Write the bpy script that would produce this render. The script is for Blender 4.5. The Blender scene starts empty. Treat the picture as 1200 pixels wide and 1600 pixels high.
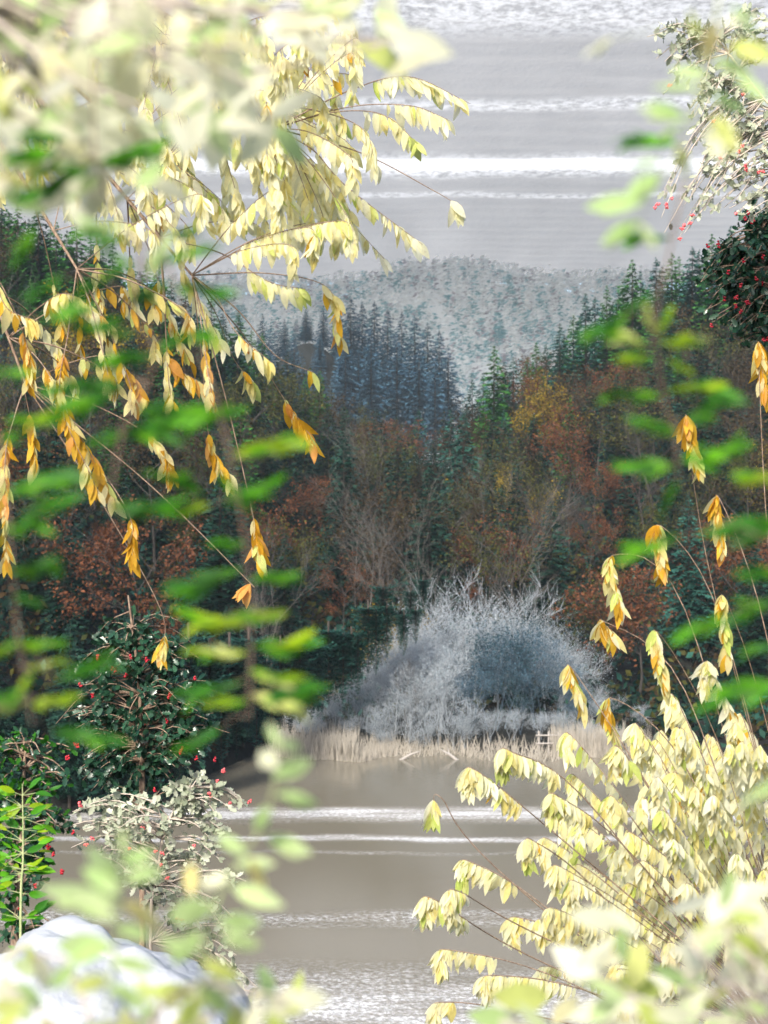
import bpy, math, random
import numpy as np
from mathutils import Vector, Matrix

random.seed(7)
rng = np.random.default_rng(7)
S = bpy.context.scene
COL = S.collection
R = math.radians

# ------------------------------------------------------------------ camera
CAM_Z = 12.0
T = math.tan(R(20.0))
cam = bpy.data.cameras.new('camera')
cam.sensor_fit = 'VERTICAL'
cam.sensor_height = 24.0
cam.lens = 12.0 / T
cam.clip_start = 0.05
cam.clip_end = 3000
cam.dof.use_dof = True
cam.dof.focus_distance = 9.0
APERTURE = 0.011
cam.dof.aperture_fstop = cam.lens / (APERTURE * 1000)
camo = bpy.data.objects.new('camera', cam)
COL.objects.link(camo)
camo.location = (0, 0, CAM_Z)
camo.rotation_euler = (R(90), 0, 0)
S.camera = camo
S.render.resolution_x, S.render.resolution_y = 768, 1024

# ------------------------------------------------------------------ sky, sun, exposure
SUN_EL, SUN_AZ = R(36), R(200)          # azimuth measured from +Y towards +X
w = bpy.data.worlds.new('World')
S.world = w
w.use_nodes = True
nt = w.node_tree
bg = nt.nodes['Background']
sky = nt.nodes.new('ShaderNodeTexSky')
sky.sky_type = 'NISHITA'
sky.sun_disc = False
sky.sun_elevation = SUN_EL
sky.sun_rotation = SUN_AZ
sky.air_density = 1.0
sky.dust_density = 3.0
nt.links.new(sky.outputs[0], bg.inputs[0])
bg.inputs[1].default_value = 0.14
sl = bpy.data.lights.new('sun', 'SUN')
sl.energy = 3.0
sl.angle = R(10)
sl.color = (1.0, 0.95, 0.86)
so = bpy.data.objects.new('sun', sl)
COL.objects.link(so)
sd = Vector((math.sin(SUN_AZ) * math.cos(SUN_EL), math.cos(SUN_AZ) * math.cos(SUN_EL), math.sin(SUN_EL)))
so.rotation_euler = sd.to_track_quat('Z', 'Y').to_euler()
so.location = sd * 50
vs = S.view_settings
vs.view_transform = 'Standard'
vs.look = 'None'
vs.gamma = 1
vs.use_curve_mapping = False
vs.exposure = 1.0
S.cycles.use_denoising = True
S.cycles.use_adaptive_sampling = True
S.cycles.adaptive_threshold = 0.03
S.cycles.max_bounces = 5
S.cycles.transparent_max_bounces = 8
S.cycles.volume_bounces = 1


def P(px, py, d):
    """a point seen at photo pixel (px, py), d metres ahead of the camera"""
    return Vector(((px - 600) / 800 * T * d, d, CAM_Z - (py - 800) / 800 * T * d))


def px2m(n, d):
    return n / 800 * T * d


# ------------------------------------------------------------------ materials
def nodes(name):
    m = bpy.data.materials.new(name)
    m.use_nodes = True
    n = m.node_tree.nodes
    n.clear()
    return m, n, m.node_tree.links


def foliage(name, col, col2, trans=0.4, rough=0.55, spec=0.3, vjit=0.5, spots=False):
    """leaf: glossy front, light passes through; shade differs from leaf to leaf"""
    m, n, l = nodes(name)
    out = n.new('ShaderNodeOutputMaterial')
    oi = n.new('ShaderNodeObjectInfo')
    at = n.new('ShaderNodeAttribute')
    at.attribute_name = 'rnd'
    ad = n.new('ShaderNodeMath')
    ad.operation = 'ADD'
    l.new(oi.outputs['Random'], ad.inputs[0])
    l.new(at.outputs['Fac'], ad.inputs[1])
    fr = n.new('ShaderNodeMath')
    fr.operation = 'FRACT'
    l.new(ad.outputs[0], fr.inputs[0])
    mx = n.new('ShaderNodeMix')
    mx.data_type = 'RGBA'
    l.new(fr.outputs[0], mx.inputs['Factor'])
    mx.inputs['A'].default_value = (*col, 1)
    mx.inputs['B'].default_value = (*col2, 1)
    m7 = n.new('ShaderNodeMath')
    m7.operation = 'MULTIPLY'
    m7.inputs[1].default_value = 7.31
    l.new(fr.outputs[0], m7.inputs[0])
    f2 = n.new('ShaderNodeMath')
    f2.operation = 'FRACT'
    l.new(m7.outputs[0], f2.inputs[0])
    mr = n.new('ShaderNodeMapRange')
    l.new(f2.outputs[0], mr.inputs[0])
    mr.inputs[3].default_value = 1 - vjit * 0.5
    mr.inputs[4].default_value = 1 + vjit * 0.5
    hs = n.new('ShaderNodeHueSaturation')
    l.new(mx.outputs['Result'], hs.inputs['Color'])
    l.new(mr.outputs[0], hs.inputs['Value'])
    csock = hs.outputs[0]
    if spots:       # mottling, brown specks and scorched patches on single leaves
        ge = n.new('ShaderNodeNewGeometry')
        nz = n.new('ShaderNodeTexNoise')
        nz.inputs['Scale'].default_value = 42
        nz.inputs['Detail'].default_value = 5
        nz.inputs['Roughness'].default_value = 0.65
        l.new(ge.outputs['Position'], nz.inputs[0])
        r1 = n.new('ShaderNodeMapRange')
        l.new(nz.outputs['Fac'], r1.inputs[0])
        r1.inputs[1].default_value = 0.60
        r1.inputs[2].default_value = 0.74
        r1.inputs[4].default_value = 0.65
        mb_ = n.new('ShaderNodeMix')
        mb_.data_type = 'RGBA'
        l.new(r1.outputs[0], mb_.inputs['Factor'])
        l.new(csock, mb_.inputs['A'])
        mb_.inputs['B'].default_value = (col[0] * 0.62, col[1] * 0.48, col[2] * 0.4, 1)
        r2 = n.new('ShaderNodeMapRange')
        l.new(nz.outputs['Fac'], r2.inputs[0])
        r2.inputs[1].default_value = 0.3
        r2.inputs[2].default_value = 0.6
        r2.inputs[3].default_value = 1.06
        r2.inputs[4].default_value = 0.90
        h2 = n.new('ShaderNodeHueSaturation')
        l.new(mb_.outputs['Result'], h2.inputs['Color'])
        l.new(r2.outputs[0], h2.inputs['Value'])
        csock = h2.outputs[0]
    pb = n.new('ShaderNodeBsdfPrincipled')
    l.new(csock, pb.inputs['Base Color'])
    pb.inputs['Roughness'].default_value = rough
    pb.inputs['Specular IOR Level'].default_value = spec
    if trans > 0:
        tr = n.new('ShaderNodeBsdfTranslucent')
        l.new(csock, tr.inputs['Color'])
        ms = n.new('ShaderNodeMixShader')
        ms.inputs[0].default_value = trans
        l.new(pb.outputs[0], ms.inputs[1])
        l.new(tr.outputs[0], ms.inputs[2])
        l.new(ms.outputs[0], out.inputs[0])
    else:
        l.new(pb.outputs[0], out.inputs[0])
    return m


def bark(name, c1, c2, scale=6.0, rough=0.85):
    m, n, l = nodes(name)
    out = n.new('ShaderNodeOutputMaterial')
    tc = n.new('ShaderNodeTexCoord')
    mp = n.new('ShaderNodeMapping')
    mp.inputs['Scale'].default_value = (scale, scale, scale * 0.25)
    l.new(tc.outputs['Object'], mp.inputs[0])
    ns = n.new('ShaderNodeTexNoise')
    ns.inputs['Detail'].default_value = 4
    l.new(mp.outputs[0], ns.inputs[0])
    cr = n.new('ShaderNodeValToRGB')
    cr.color_ramp.elements[0].color = (*c1, 1)
    cr.color_ramp.elements[1].color = (*c2, 1)
    cr.color_ramp.elements[0].position = 0.35
    cr.color_ramp.elements[1].position = 0.65
    l.new(ns.outputs['Fac'], cr.inputs[0])
    pb = n.new('ShaderNodeBsdfPrincipled')
    pb.inputs['Roughness'].default_value = rough
    l.new(cr.outputs[0], pb.inputs['Base Color'])
    l.new(pb.outputs[0], out.inputs[0])
    return m


M = {}
M['yellow_pale'] = foliage('yellow_pale', (0.93, 0.89, 0.52), (0.94, 0.92, 0.72), 0.62, 0.6, 0.2, 0.16, True)
M['yellow'] = foliage('yellow', (0.90, 0.80, 0.30), (0.92, 0.85, 0.48), 0.62, 0.6, 0.2, 0.25, True)
M['gold'] = foliage('gold', (0.55, 0.29, 0.018), (0.72, 0.46, 0.05), 0.5, 0.6, 0.2, 0.45, True)
M['orange'] = foliage('orange', (0.66, 0.30, 0.06), (0.78, 0.44, 0.12), 0.5, 0.5, 0.3, 0.4, True)
M['yellow_green'] = foliage('yellow_green', (0.56, 0.68, 0.16), (0.78, 0.80, 0.30), 0.55, 0.5, 0.3, 0.4, True)
M['pale_green'] = foliage('pale_green', (0.50, 0.70, 0.28), (0.66, 0.76, 0.42), 0.55, 0.5, 0.3, 0.35)
M['cream'] = foliage('cream', (0.88, 0.89, 0.62), (0.90, 0.90, 0.74), 0.55, 0.5, 0.3, 0.2)  # white veil over the near foliage, put into the leaf colour
M['lime'] = foliage('lime', (0.22, 0.40, 0.010), (0.40, 0.55, 0.015), 0.5, 0.5, 0.3, 0.4)
M['green'] = foliage('green', (0.06, 0.28, 0.006), (0.15, 0.42, 0.012), 0.45, 0.5, 0.3, 0.5)
M['dark_green'] = foliage('dark_green', (0.025, 0.14, 0.010), (0.045, 0.20, 0.015), 0.4, 0.5, 0.3, 0.5)
M['holly'] = foliage('holly', (0.012, 0.05, 0.028), (0.03, 0.085, 0.045), 0.12, 0.28, 0.5, 0.7)
M['holly_pale'] = foliage('holly_pale', (0.34, 0.39, 0.27), (0.52, 0.54, 0.43), 0.3, 0.4, 0.5, 0.4)  # holly leaf with the white veil's wash put into its colour
M['berry'] = foliage('berry', (0.34, 0.006, 0.02), (0.48, 0.02, 0.035), 0.0, 0.25, 0.5, 0.3)
M['berry_pale'] = foliage('berry_pale', (0.80, 0.10, 0.12), (0.85, 0.18, 0.18), 0.0, 0.25, 0.5, 0.3)  # berry red with the same wash put into it
M['twig'] = bark('twig', (0.16, 0.10, 0.07), (0.34, 0.25, 0.18), 20)
M['twig_pale'] = bark('twig_pale', (0.40, 0.34, 0.28), (0.55, 0.48, 0.42), 20)
M['green_stem'] = bark('green_stem', (0.30, 0.38, 0.16), (0.45, 0.48, 0.25), 20)
# forest
M['spruce'] = foliage('spruce', (0.005, 0.024, 0.018), (0.012, 0.048, 0.032), 0.15, 0.7, 0.2, 0.8)
M['spruce_green'] = foliage('spruce_green', (0.018, 0.095, 0.018), (0.046, 0.17, 0.028), 0.2, 0.7, 0.2, 0.7)
M['spruce_teal'] = foliage('spruce_teal', (0.014, 0.068, 0.056), (0.032, 0.115, 0.088), 0.2, 0.7, 0.2, 0.7)
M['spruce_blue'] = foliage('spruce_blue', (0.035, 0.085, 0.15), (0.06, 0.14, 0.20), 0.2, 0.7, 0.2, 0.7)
M['russet'] = foliage('russet', (0.10, 0.038, 0.019), (0.20, 0.078, 0.036), 0.35, 0.7, 0.2, 0.7)
M['brown'] = foliage('brown', (0.030, 0.021, 0.010), (0.078, 0.050, 0.022), 0.3, 0.7, 0.2, 0.7)
M['olive'] = foliage('olive', (0.036, 0.046, 0.012), (0.105, 0.100, 0.022), 0.35, 0.7, 0.2, 0.7)
M['autumn_gold'] = foliage('autumn_gold', (0.20, 0.14, 0.012), (0.34, 0.24, 0.025), 0.35, 0.7, 0.2, 0.6)
M['blue_leaf'] = foliage('blue_leaf', (0.05, 0.11, 0.15), (0.10, 0.18, 0.25), 0.25, 0.7, 0.2, 0.7)
M['frost'] = foliage('frost', (0.34, 0.42, 0.47), (0.50, 0.56, 0.60), 0.35, 0.8, 0.1, 0.5)
M['reed'] = foliage('reed', (0.36, 0.33, 0.28), (0.52, 0.48, 0.42), 0.35, 0.8, 0.1, 0.4)
M['dark_bark'] = bark('dark_bark', (0.035, 0.026, 0.022), (0.09, 0.07, 0.058), 3)
M['grey_bark'] = bark('grey_bark', (0.026, 0.022, 0.019), (0.070, 0.060, 0.052), 3)
M['pale_bark'] = bark('pale_bark', (0.07, 0.062, 0.056), (0.16, 0.145, 0.13), 3)
M['frost_bark'] = bark('frost_bark', (0.28, 0.32, 0.36), (0.46, 0.49, 0.52), 3)
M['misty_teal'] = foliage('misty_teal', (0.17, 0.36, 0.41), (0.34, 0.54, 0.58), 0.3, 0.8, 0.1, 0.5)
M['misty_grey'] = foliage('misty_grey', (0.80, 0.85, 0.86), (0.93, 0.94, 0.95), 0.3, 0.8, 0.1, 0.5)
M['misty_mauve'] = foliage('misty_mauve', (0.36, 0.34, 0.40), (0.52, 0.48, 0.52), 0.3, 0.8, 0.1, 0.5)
M['blue_bark'] = bark('blue_bark', (0.05, 0.08, 0.11), (0.12, 0.17, 0.22), 3)
M['wood'] = bark('wood', (0.26, 0.24, 0.22), (0.42, 0.39, 0.36), 8)


def ground_mat():
    m, n, l = nodes('forest_floor')
    out = n.new('ShaderNodeOutputMaterial')
    tc = n.new('ShaderNodeTexCoord')
    n1 = n.new('ShaderNodeTexNoise')
    n1.inputs['Scale'].default_value = 0.12
    n1.inputs['Detail'].default_value = 8
    l.new(tc.outputs['Object'], n1.inputs[0])
    n2 = n.new('ShaderNodeTexNoise')
    n2.inputs['Scale'].default_value = 2.5
    n2.inputs['Detail'].default_value = 6
    l.new(tc.outputs['Object'], n2.inputs[0])
    cr = n.new('ShaderNodeValToRGB')
    e = cr.color_ramp.elements
    e[0].position, e[0].color = 0.35, (0.003, 0.006, 0.005, 1)
    e[1].position, e[1].color = 0.68, (0.015, 0.013, 0.009, 1)
    l.new(n1.outputs['Fac'], cr.inputs[0])
    mx = n.new('ShaderNodeMix')
    mx.data_type = 'RGBA'
    mx.blend_type = 'MULTIPLY'
    mx.inputs['Factor'].default_value = 0.7
    l.new(cr.outputs[0], mx.inputs['A'])
    l.new(n2.outputs['Color'], mx.inputs['B'])
    sp = n.new('ShaderNodeSeparateXYZ')
    l.new(tc.outputs['Object'], sp.inputs[0])
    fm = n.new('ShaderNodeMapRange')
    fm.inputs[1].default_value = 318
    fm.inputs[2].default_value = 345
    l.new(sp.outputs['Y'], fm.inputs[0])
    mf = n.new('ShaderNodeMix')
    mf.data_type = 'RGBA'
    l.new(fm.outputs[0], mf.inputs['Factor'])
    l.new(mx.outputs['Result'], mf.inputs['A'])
    mf.inputs['B'].default_value = (0.84, 0.87, 0.88, 1)      # distance haze put into the far hill's ground colour
    pb = n.new('ShaderNodeBsdfPrincipled')
    pb.inputs['Roughness'].default_value = 0.95
    l.new(mf.outputs['Result'], pb.inputs['Base Color'])
    bp = n.new('ShaderNodeBump')
    bp.inputs['Strength'].default_value = 0.6
    bp.inputs['Distance'].default_value = 0.2
    l.new(n2.outputs['Fac'], bp.inputs['Height'])
    l.new(bp.outputs[0], pb.inputs['Normal'])
    l.new(pb.outputs[0], out.inputs[0])
    return m


def band_mask(n, l, ysock, bands):
    """sum of soft bands across the water: (centre, half width, amount)"""
    total = None
    for (c, hw, amt) in bands:
        s = n.new('ShaderNodeMath')
        s.operation = 'SUBTRACT'
        l.new(ysock, s.inputs[0])
        s.inputs[1].default_value = c
        a = n.new('ShaderNodeMath')
        a.operation = 'ABSOLUTE'
        l.new(s.outputs[0], a.inputs[0])
        mr = n.new('ShaderNodeMapRange')
        mr.interpolation_type = 'SMOOTHSTEP'
        l.new(a.outputs[0], mr.inputs[0])
        mr.inputs[1].default_value = hw * 0.15
        mr.inputs[2].default_value = hw
        mr.inputs[3].default_value = amt
        mr.inputs[4].default_value = 0.0
        if total is None:
            total = mr.outputs[0]
        else:
            mxm = n.new('ShaderNodeMath')
            mxm.operation = 'MAXIMUM'
            l.new(total, mxm.inputs[0])
            l.new(mr.outputs[0], mxm.inputs[1])
            total = mxm.outputs[0]
    return total


def water_common(n, l, warp_scale, warp_amt):
    geo = n.new('ShaderNodeNewGeometry')
    sp = n.new('ShaderNodeSeparateXYZ')
    l.new(geo.outputs['Position'], sp.inputs[0])
    ns = n.new('ShaderNodeTexNoise')
    ns.inputs['Scale'].default_value = warp_scale
    ns.inputs['Detail'].default_value = 3
    l.new(geo.outputs['Position'], ns.inputs[0])
    ma = n.new('ShaderNodeMath')
    ma.operation = 'MULTIPLY_ADD'
    l.new(ns.outputs['Fac'], ma.inputs[0])
    ma.inputs[1].default_value = warp_amt
    l.new(sp.outputs['Y'], ma.inputs[2])
    sb = n.new('ShaderNodeMath')
    sb.operation = 'SUBTRACT'
    l.new(ma.outputs[0], sb.inputs[0])
    sb.inputs[1].default_value = warp_amt * 0.5
    return geo, sb.outputs[0]


def math_node(n, l, op, a, b):
    x = n.new('ShaderNodeMath')
    x.operation = op
    for i, v in enumerate((a, b)):
        if isinstance(v, (int, float)):
            x.inputs[i].default_value = v
        else:
            l.new(v, x.inputs[i])
    return x.outputs[0]


def lake_mat():
    m, n, l = nodes('lake_water')
    out = n.new('ShaderNodeOutputMaterial')
    geo, y = water_common(n, l, 0.16, 1.6)
    mask = band_mask(n, l, y, [(55.8, 2.1, 1.0), (51.6, 0.7, 0.75), (49.6, 0.35, 0.35), (41.6, 1.2, 0.75), (34.0, 4.4, 1.0), (28, 5, 1.0)])
    mp = n.new('ShaderNodeMapping')
    mp.inputs['Scale'].default_value = (7.0, 4.6, 1)
    l.new(geo.outputs['Position'], mp.inputs[0])
    rip = n.new('ShaderNodeTexNoise')
    rip.inputs['Scale'].default_value = 1.0
    rip.inputs['Detail'].default_value = 4
    rip.inputs['Roughness'].default_value = 0.6
    l.new(mp.outputs[0], rip.inputs[0])
    calm = math_node(n, l, 'MULTIPLY_ADD', mask, 0.9)
    calm.node.inputs[2].default_value = 0.07
    bp = n.new('ShaderNodeBump')
    bp.inputs['Distance'].default_value = 0.10
    l.new(calm, bp.inputs['Strength'])
    l.new(rip.outputs['Fac'], bp.inputs['Height'])
    # sparkle on the ruffled bands, painted into the colour as white flecks
    fn = n.new('ShaderNodeTexNoise')
    fn.inputs['Scale'].default_value = 1.0
    fn.inputs['Detail'].default_value = 6
    fn.inputs['Roughness'].default_value = 0.8
    mp3 = n.new('ShaderNodeMapping')
    mp3.inputs['Scale'].default_value = (5.5, 7.5, 1)
    l.new(geo.outputs['Position'], mp3.inputs[0])
    l.new(mp3.outputs[0], fn.inputs[0])
    fl = n.new('ShaderNodeMapRange')
    fl.inputs[1].default_value = 0.47
    fl.inputs[2].default_value = 0.61
    l.new(fn.outputs['Fac'], fl.inputs[0])
    pn = n.new('ShaderNodeTexNoise')
    pn.inputs['Scale'].default_value = 1.0
    pn.inputs['Detail'].default_value = 3
    mp4 = n.new('ShaderNodeMapping')
    mp4.inputs['Scale'].default_value = (0.35, 1.6, 1)
    l.new(geo.outputs['Position'], mp4.inputs[0])
    l.new(mp4.outputs[0], pn.inputs[0])
    pr = n.new('ShaderNodeMapRange')
    pr.inputs[1].default_value = 0.35
    pr.inputs[2].default_value = 0.62
    pr.inputs[3].default_value = 0.25
    l.new(pn.outputs['Fac'], pr.inputs[0])
    sheet = band_mask(n, l, y, [(56.0, 1.5, 0.55), (51.6, 0.5, 0.45), (33.0, 4.2, 0.28)])  # broad bands of sheen, painted white as well
    glint = math_node(n, l, 'MULTIPLY', fl.outputs[0], mask)
    glint = math_node(n, l, 'ADD', glint, sheet)
    glint = math_node(n, l, 'MULTIPLY', glint, pr.outputs[0])
    cm = n.new('ShaderNodeMix')
    cm.data_type = 'RGBA'
    l.new(glint, cm.inputs['Factor'])
    cm.inputs['A'].default_value = (0.19, 0.170, 0.130, 1)
    cm.inputs['B'].default_value = (0.85, 0.86, 0.88, 1)
    pb = n.new('ShaderNodeBsdfPrincipled')
    l.new(cm.outputs['Result'], pb.inputs['Base Color'])
    pb.inputs['Roughness'].default_value = 0.05
    pb.inputs['IOR'].default_value = 1.33
    l.new(bp.outputs[0], pb.inputs['Normal'])
    l.new(pb.outputs[0], out.inputs[0])
    return m


def overhead_mat():
    m, n, l = nodes('overhead_water')
    out = n.new('ShaderNodeOutputMaterial')
    geo, y = water_common(n, l, 0.022, 14.0)
    Hc = OVER_Z - CAM_Z
    dd = lambda py: Hc / (T * (800 - py) / 800)
    mask = band_mask(n, l, y, [(dd(262), 17, 1.0), (dd(308), 5, 0.5), (dd(165), 7, 0.6), (dd(22), 20, 0.6)])
    mp = n.new('ShaderNodeMapping')
    mp.inputs['Scale'].default_value = (0.55, 0.5, 1)
    l.new(geo.outputs['Position'], mp.inputs[0])
    rip = n.new('ShaderNodeTexNoise')
    rip.inputs['Scale'].default_value = 1.0
    rip.inputs['Detail'].default_value = 5
    rip.inputs['Roughness'].default_value = 0.65
    l.new(mp.outputs[0], rip.inputs[0])
    fl = n.new('ShaderNodeMapRange')
    fl.inputs[1].default_value = 0.38
    fl.inputs[2].default_value = 0.58
    l.new(rip.outputs['Fac'], fl.inputs[0])
    solid = band_mask(n, l, y, [(dd(258), 11, 1.0)])
    pat = math_node(n, l, 'MAXIMUM', fl.outputs[0], solid)
    glint = math_node(n, l, 'MULTIPLY', pat, mask)  # water sparkle painted as white bands in the sheet's colour
    # slow tint across the sheet: faint reflection columns put into the colour
    big = n.new('ShaderNodeTexNoise')
    big.inputs['Scale'].default_value = 1.0
    big.inputs['Detail'].default_value = 3
    mp2 = n.new('ShaderNodeMapping')
    mp2.inputs['Scale'].default_value = (0.05, 0.010, 1)
    l.new(geo.outputs['Position'], mp2.inputs[0])
    l.new(mp2.outputs[0], big.inputs[0])
    c0 = n.new('ShaderNodeMix')
    c0.data_type = 'RGBA'
    l.new(big.outputs['Fac'], c0.inputs['Factor'])
    c0.inputs['A'].default_value = (0.205, 0.206, 0.208, 1)
    c0.inputs['B'].default_value = (0.365, 0.362, 0.36, 1)
    cm = n.new('ShaderNodeMix')
    cm.data_type = 'RGBA'
    l.new(glint, cm.inputs['Factor'])
    l.new(c0.outputs['Result'], cm.inputs['A'])
    cm.inputs['B'].default_value = (0.70, 0.71, 0.72, 1)
    bp = n.new('ShaderNodeBump')
    bp.inputs['Distance'].default_value = 1.0
    bp.inputs['Strength'].default_value = 0.25
    l.new(rip.outputs['Fac'], bp.inputs['Height'])
    tr = n.new('ShaderNodeBsdfTranslucent')
    l.new(cm.outputs['Result'], tr.inputs['Color'])
    l.new(bp.outputs[0], tr.inputs['Normal'])
    gl = n.new('ShaderNodeBsdfPrincipled')
    l.new(cm.outputs['Result'], gl.inputs['Base Color'])
    gl.inputs['Roughness'].default_value = 0.25
    l.new(bp.outputs[0], gl.inputs['Normal'])
    ms = n.new('ShaderNodeMixShader')
    ms.inputs[0].default_value = 0.88
    l.new(gl.outputs[0], ms.inputs[1])
    l.new(tr.outputs[0], ms.inputs[2])
    l.new(ms.outputs[0], out.inputs[0])
    return m


def stone_mat():
    m, n, l = nodes('white_stone')
    out = n.new('ShaderNodeOutputMaterial')
    tc = n.new('ShaderNodeTexCoord')
    ns = n.new('ShaderNodeTexNoise')
    ns.inputs['Scale'].default_value = 5
    ns.inputs['Detail'].default_value = 8
    l.new(tc.outputs['Object'], ns.inputs[0])
    cr = n.new('ShaderNodeValToRGB')
    cr.color_ramp.elements[0].color = (0.28, 0.31, 0.34, 1)
    cr.color_ramp.elements[1].color = (0.62, 0.63, 0.66, 1)
    l.new(ns.outputs['Fac'], cr.inputs[0])
    pb = n.new('ShaderNodeBsdfPrincipled')
    pb.inputs['Roughness'].default_value = 0.6
    l.new(cr.outputs[0], pb.inputs['Base Color'])
    bp = n.new('ShaderNodeBump')
    bp.inputs['Strength'].default_value = 0.9
    bp.inputs['Distance'].default_value = 0.05
    l.new(ns.outputs['Fac'], bp.inputs['Height'])
    l.new(bp.outputs[0], pb.inputs['Normal'])
    l.new(pb.outputs[0], out.inputs[0])
    return m


# ------------------------------------------------------------------ mesh helpers
def mesh_from(name, verts, faces, mats, rnd=None, midx=None, smooth=True):
    me = bpy.data.meshes.new(name)
    me.from_pydata([tuple(v) for v in verts], [], faces)
    for mt in mats:
        me.materials.append(M[mt] if isinstance(mt, str) else mt)
    if rnd is not None:
        a = me.attributes.new('rnd', 'FLOAT', 'FACE')
        a.data.foreach_set('value', np.asarray(rnd, dtype=np.float32))
    if midx is not None:
        me.polygons.foreach_set('material_index', np.asarray(midx, dtype=np.int32))
    if smooth:
        me.polygons.foreach_set('use_smooth', np.ones(len(me.polygons), dtype=bool))
    me.update()
    return me


def link(name, data, parent=None, loc=(0, 0, 0), kind=None):
    o = bpy.data.objects.new(name, data)
    COL.objects.link(o)
    o.location = loc
    if parent is not None:
        o.parent = parent
    if kind:
        o['kind'] = kind
    return o


def tag(o, label, cat, group=None):
    o['label'] = label
    o['category'] = cat
    if group:
        o['group'] = group
    return o


class MB:
    """collects tubes and blades into one mesh"""
    def __init__(self):
        self.v, self.f, self.r, self.m = [], [], [], []

    def tube(self, pts, radii, sides=4, mi=0, rv=None):
        pts = [Vector(p) for p in pts]
        n = len(pts)
        base = len(self.v)
        rv = random.random() if rv is None else rv
        for i, p in enumerate(pts):
            t = (pts[min(i + 1, n - 1)] - pts[max(i - 1, 0)])
            if t.length < 1e-9:
                t = Vector((0, 0, 1))
            t.normalize()
            a = t.cross(Vector((0.31, 0.17, 0.93)))
            if a.length < 1e-3:
                a = t.cross(Vector((1, 0, 0)))
            a.normalize()
            b = t.cross(a)
            for k in range(sides):
                an = 2 * math.pi * k / sides
                self.v.append(p + (a * math.cos(an) + b * math.sin(an)) * radii[i])
        for i in range(n - 1):
            for k in range(sides):
                k2 = (k + 1) % sides
                self.f.append((base + i * sides + k, base + i * sides + k2, base + (i + 1) * sides + k2, base + (i + 1) * sides + k))
                self.r.append(rv)
                self.m.append(mi)

    def poly(self, pts, mi=0, rv=None):
        b = len(self.v)
        self.v.extend(pts)
        self.f.append(tuple(range(b, b + len(pts))))
        self.r.append(random.random() if rv is None else rv)
        self.m.append(mi)

    def mesh(self, name, mats, smooth=True):
        return mesh_from(name, self.v, self.f, mats, self.r, self.m, smooth)


def rvec(s=1.0):
    return Vector((random.uniform(-s, s), random.uniform(-s, s), random.uniform(-s, s)))


# ------------------------------------------------------------------ terrain
OVER_Z = 103.0


def sst(a, b, x):
    t = np.clip((x - a) / (b - a), 0, 1)
    return t * t * (3 - 2 * t)


def shore(x):
    return 70.0 - 14.0 * (1 - sst(-11.0, -5.0, x)) - 12.0 * (1 - sst(-24.0, -11.0, x)) - 3 * sst(9, 25, x) + 0.8 * np.sin(x * 0.7) + 0.4 * np.sin(x * 2.1 + 1)


def height(x, y):
    x = np.asarray(x, dtype=float)
    y = np.asarray(y, dtype=float)
    near = 10.3 - 0.62 * np.maximum(y, -8) + 1.5 * np.exp(-((x + 1.4) ** 2) / 1.2 - ((y - 5.5) ** 2) / 5) + 0.25 * np.sin(x * 1.1) * np.sin(y * 0.8 + 1)
    near = np.maximum(near, -2.0)
    t = y - shore(x)
    ax = np.sqrt((x - 2.0) ** 2 + 9.0) - 3.0
    ax = np.minimum(ax, 75 + 0 * ax)
    slope = (13.0 + 0.46 * ax) / 80.0
    up = -2.0 + 2.6 * sst(-3, 2.5, t) + slope * np.maximum(t - 3, 0) * sst(3, 18, t)
    up = up + 0.5 * np.sin(x * 0.35 + 1) * np.sin(y * 0.23) * sst(5, 20, t)
    ridge = up * (1 - sst(150, 215, y)) + 4.0 * sst(150, 215, y)
    nose = 44.0 * np.exp(-((x + 16) / 20.0) ** 2 - ((y - 300) / 34.0) ** 2)
    farh = 84.0 * sst(300, 492, y) + 3.0 * np.sin(x * 0.03 + 0.6) + 2 * np.sin(x * 0.08) * sst(300, 400, y)
    far = ridge + np.where(y > 215, np.maximum(nose, farh * sst(250, 330, y)), 0)
    return np.where(y < 30, near, far)


def gh(x, y):
    return float(height(x, y))


xs = np.unique(np.concatenate([np.linspace(-380, -70, 32), np.linspace(-70, -8, 50), np.linspace(-8, 8, 60), np.linspace(8, 70, 50), np.linspace(70, 380, 32)]))
ys = np.unique(np.concatenate([np.linspace(-40, 0, 12), np.linspace(0, 25, 60), np.linspace(25, 50, 20), np.linspace(50, 100, 80), np.linspace(100, 230, 80), np.linspace(230, 560, 80)]))
X, Y = np.meshgrid(xs, ys)
Z = height(X, Y) + rng.normal(0, 0.03, X.shape)
nx = len(xs)
gv = np.stack([X.ravel(), Y.ravel(), Z.ravel()], 1)
gf = [(j * nx + i, j * nx + i + 1, (j + 1) * nx + i + 1, (j + 1) * nx + i) for j in range(len(ys) - 1) for i in range(nx - 1)]
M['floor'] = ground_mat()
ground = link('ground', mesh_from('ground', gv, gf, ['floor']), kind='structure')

lv = [(-375, 8, 0), (375, 8, 0), (375, 90, 0), (-375, 90, 0)]
M['lake'] = lake_mat()
lake = link('lake', mesh_from('lake', lv, [(0, 1, 2, 3)], ['lake'], smooth=False), kind='structure')

ox = np.linspace(-360, 360, 73)
oy = np.linspace(225, 562, 80)
OX, OY = np.meshgrid(ox, oy)
OZ = OVER_Z + 0.5 + 0.25 * np.sin(OY * 0.55 + 0.8 * np.sin(OX * 0.05)) + rng.normal(0, 0.05, OX.shape)
of = [(j * 73 + i, j * 73 + i + 1, (j + 1) * 73 + i + 1, (j + 1) * 73 + i) for j in range(79) for i in range(72)]
M['over'] = overhead_mat()
over = link('overhead_water', mesh_from('overhead_water', np.stack([OX.ravel(), OY.ravel(), OZ.ravel()], 1), of, ['over']), kind='structure')

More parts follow.
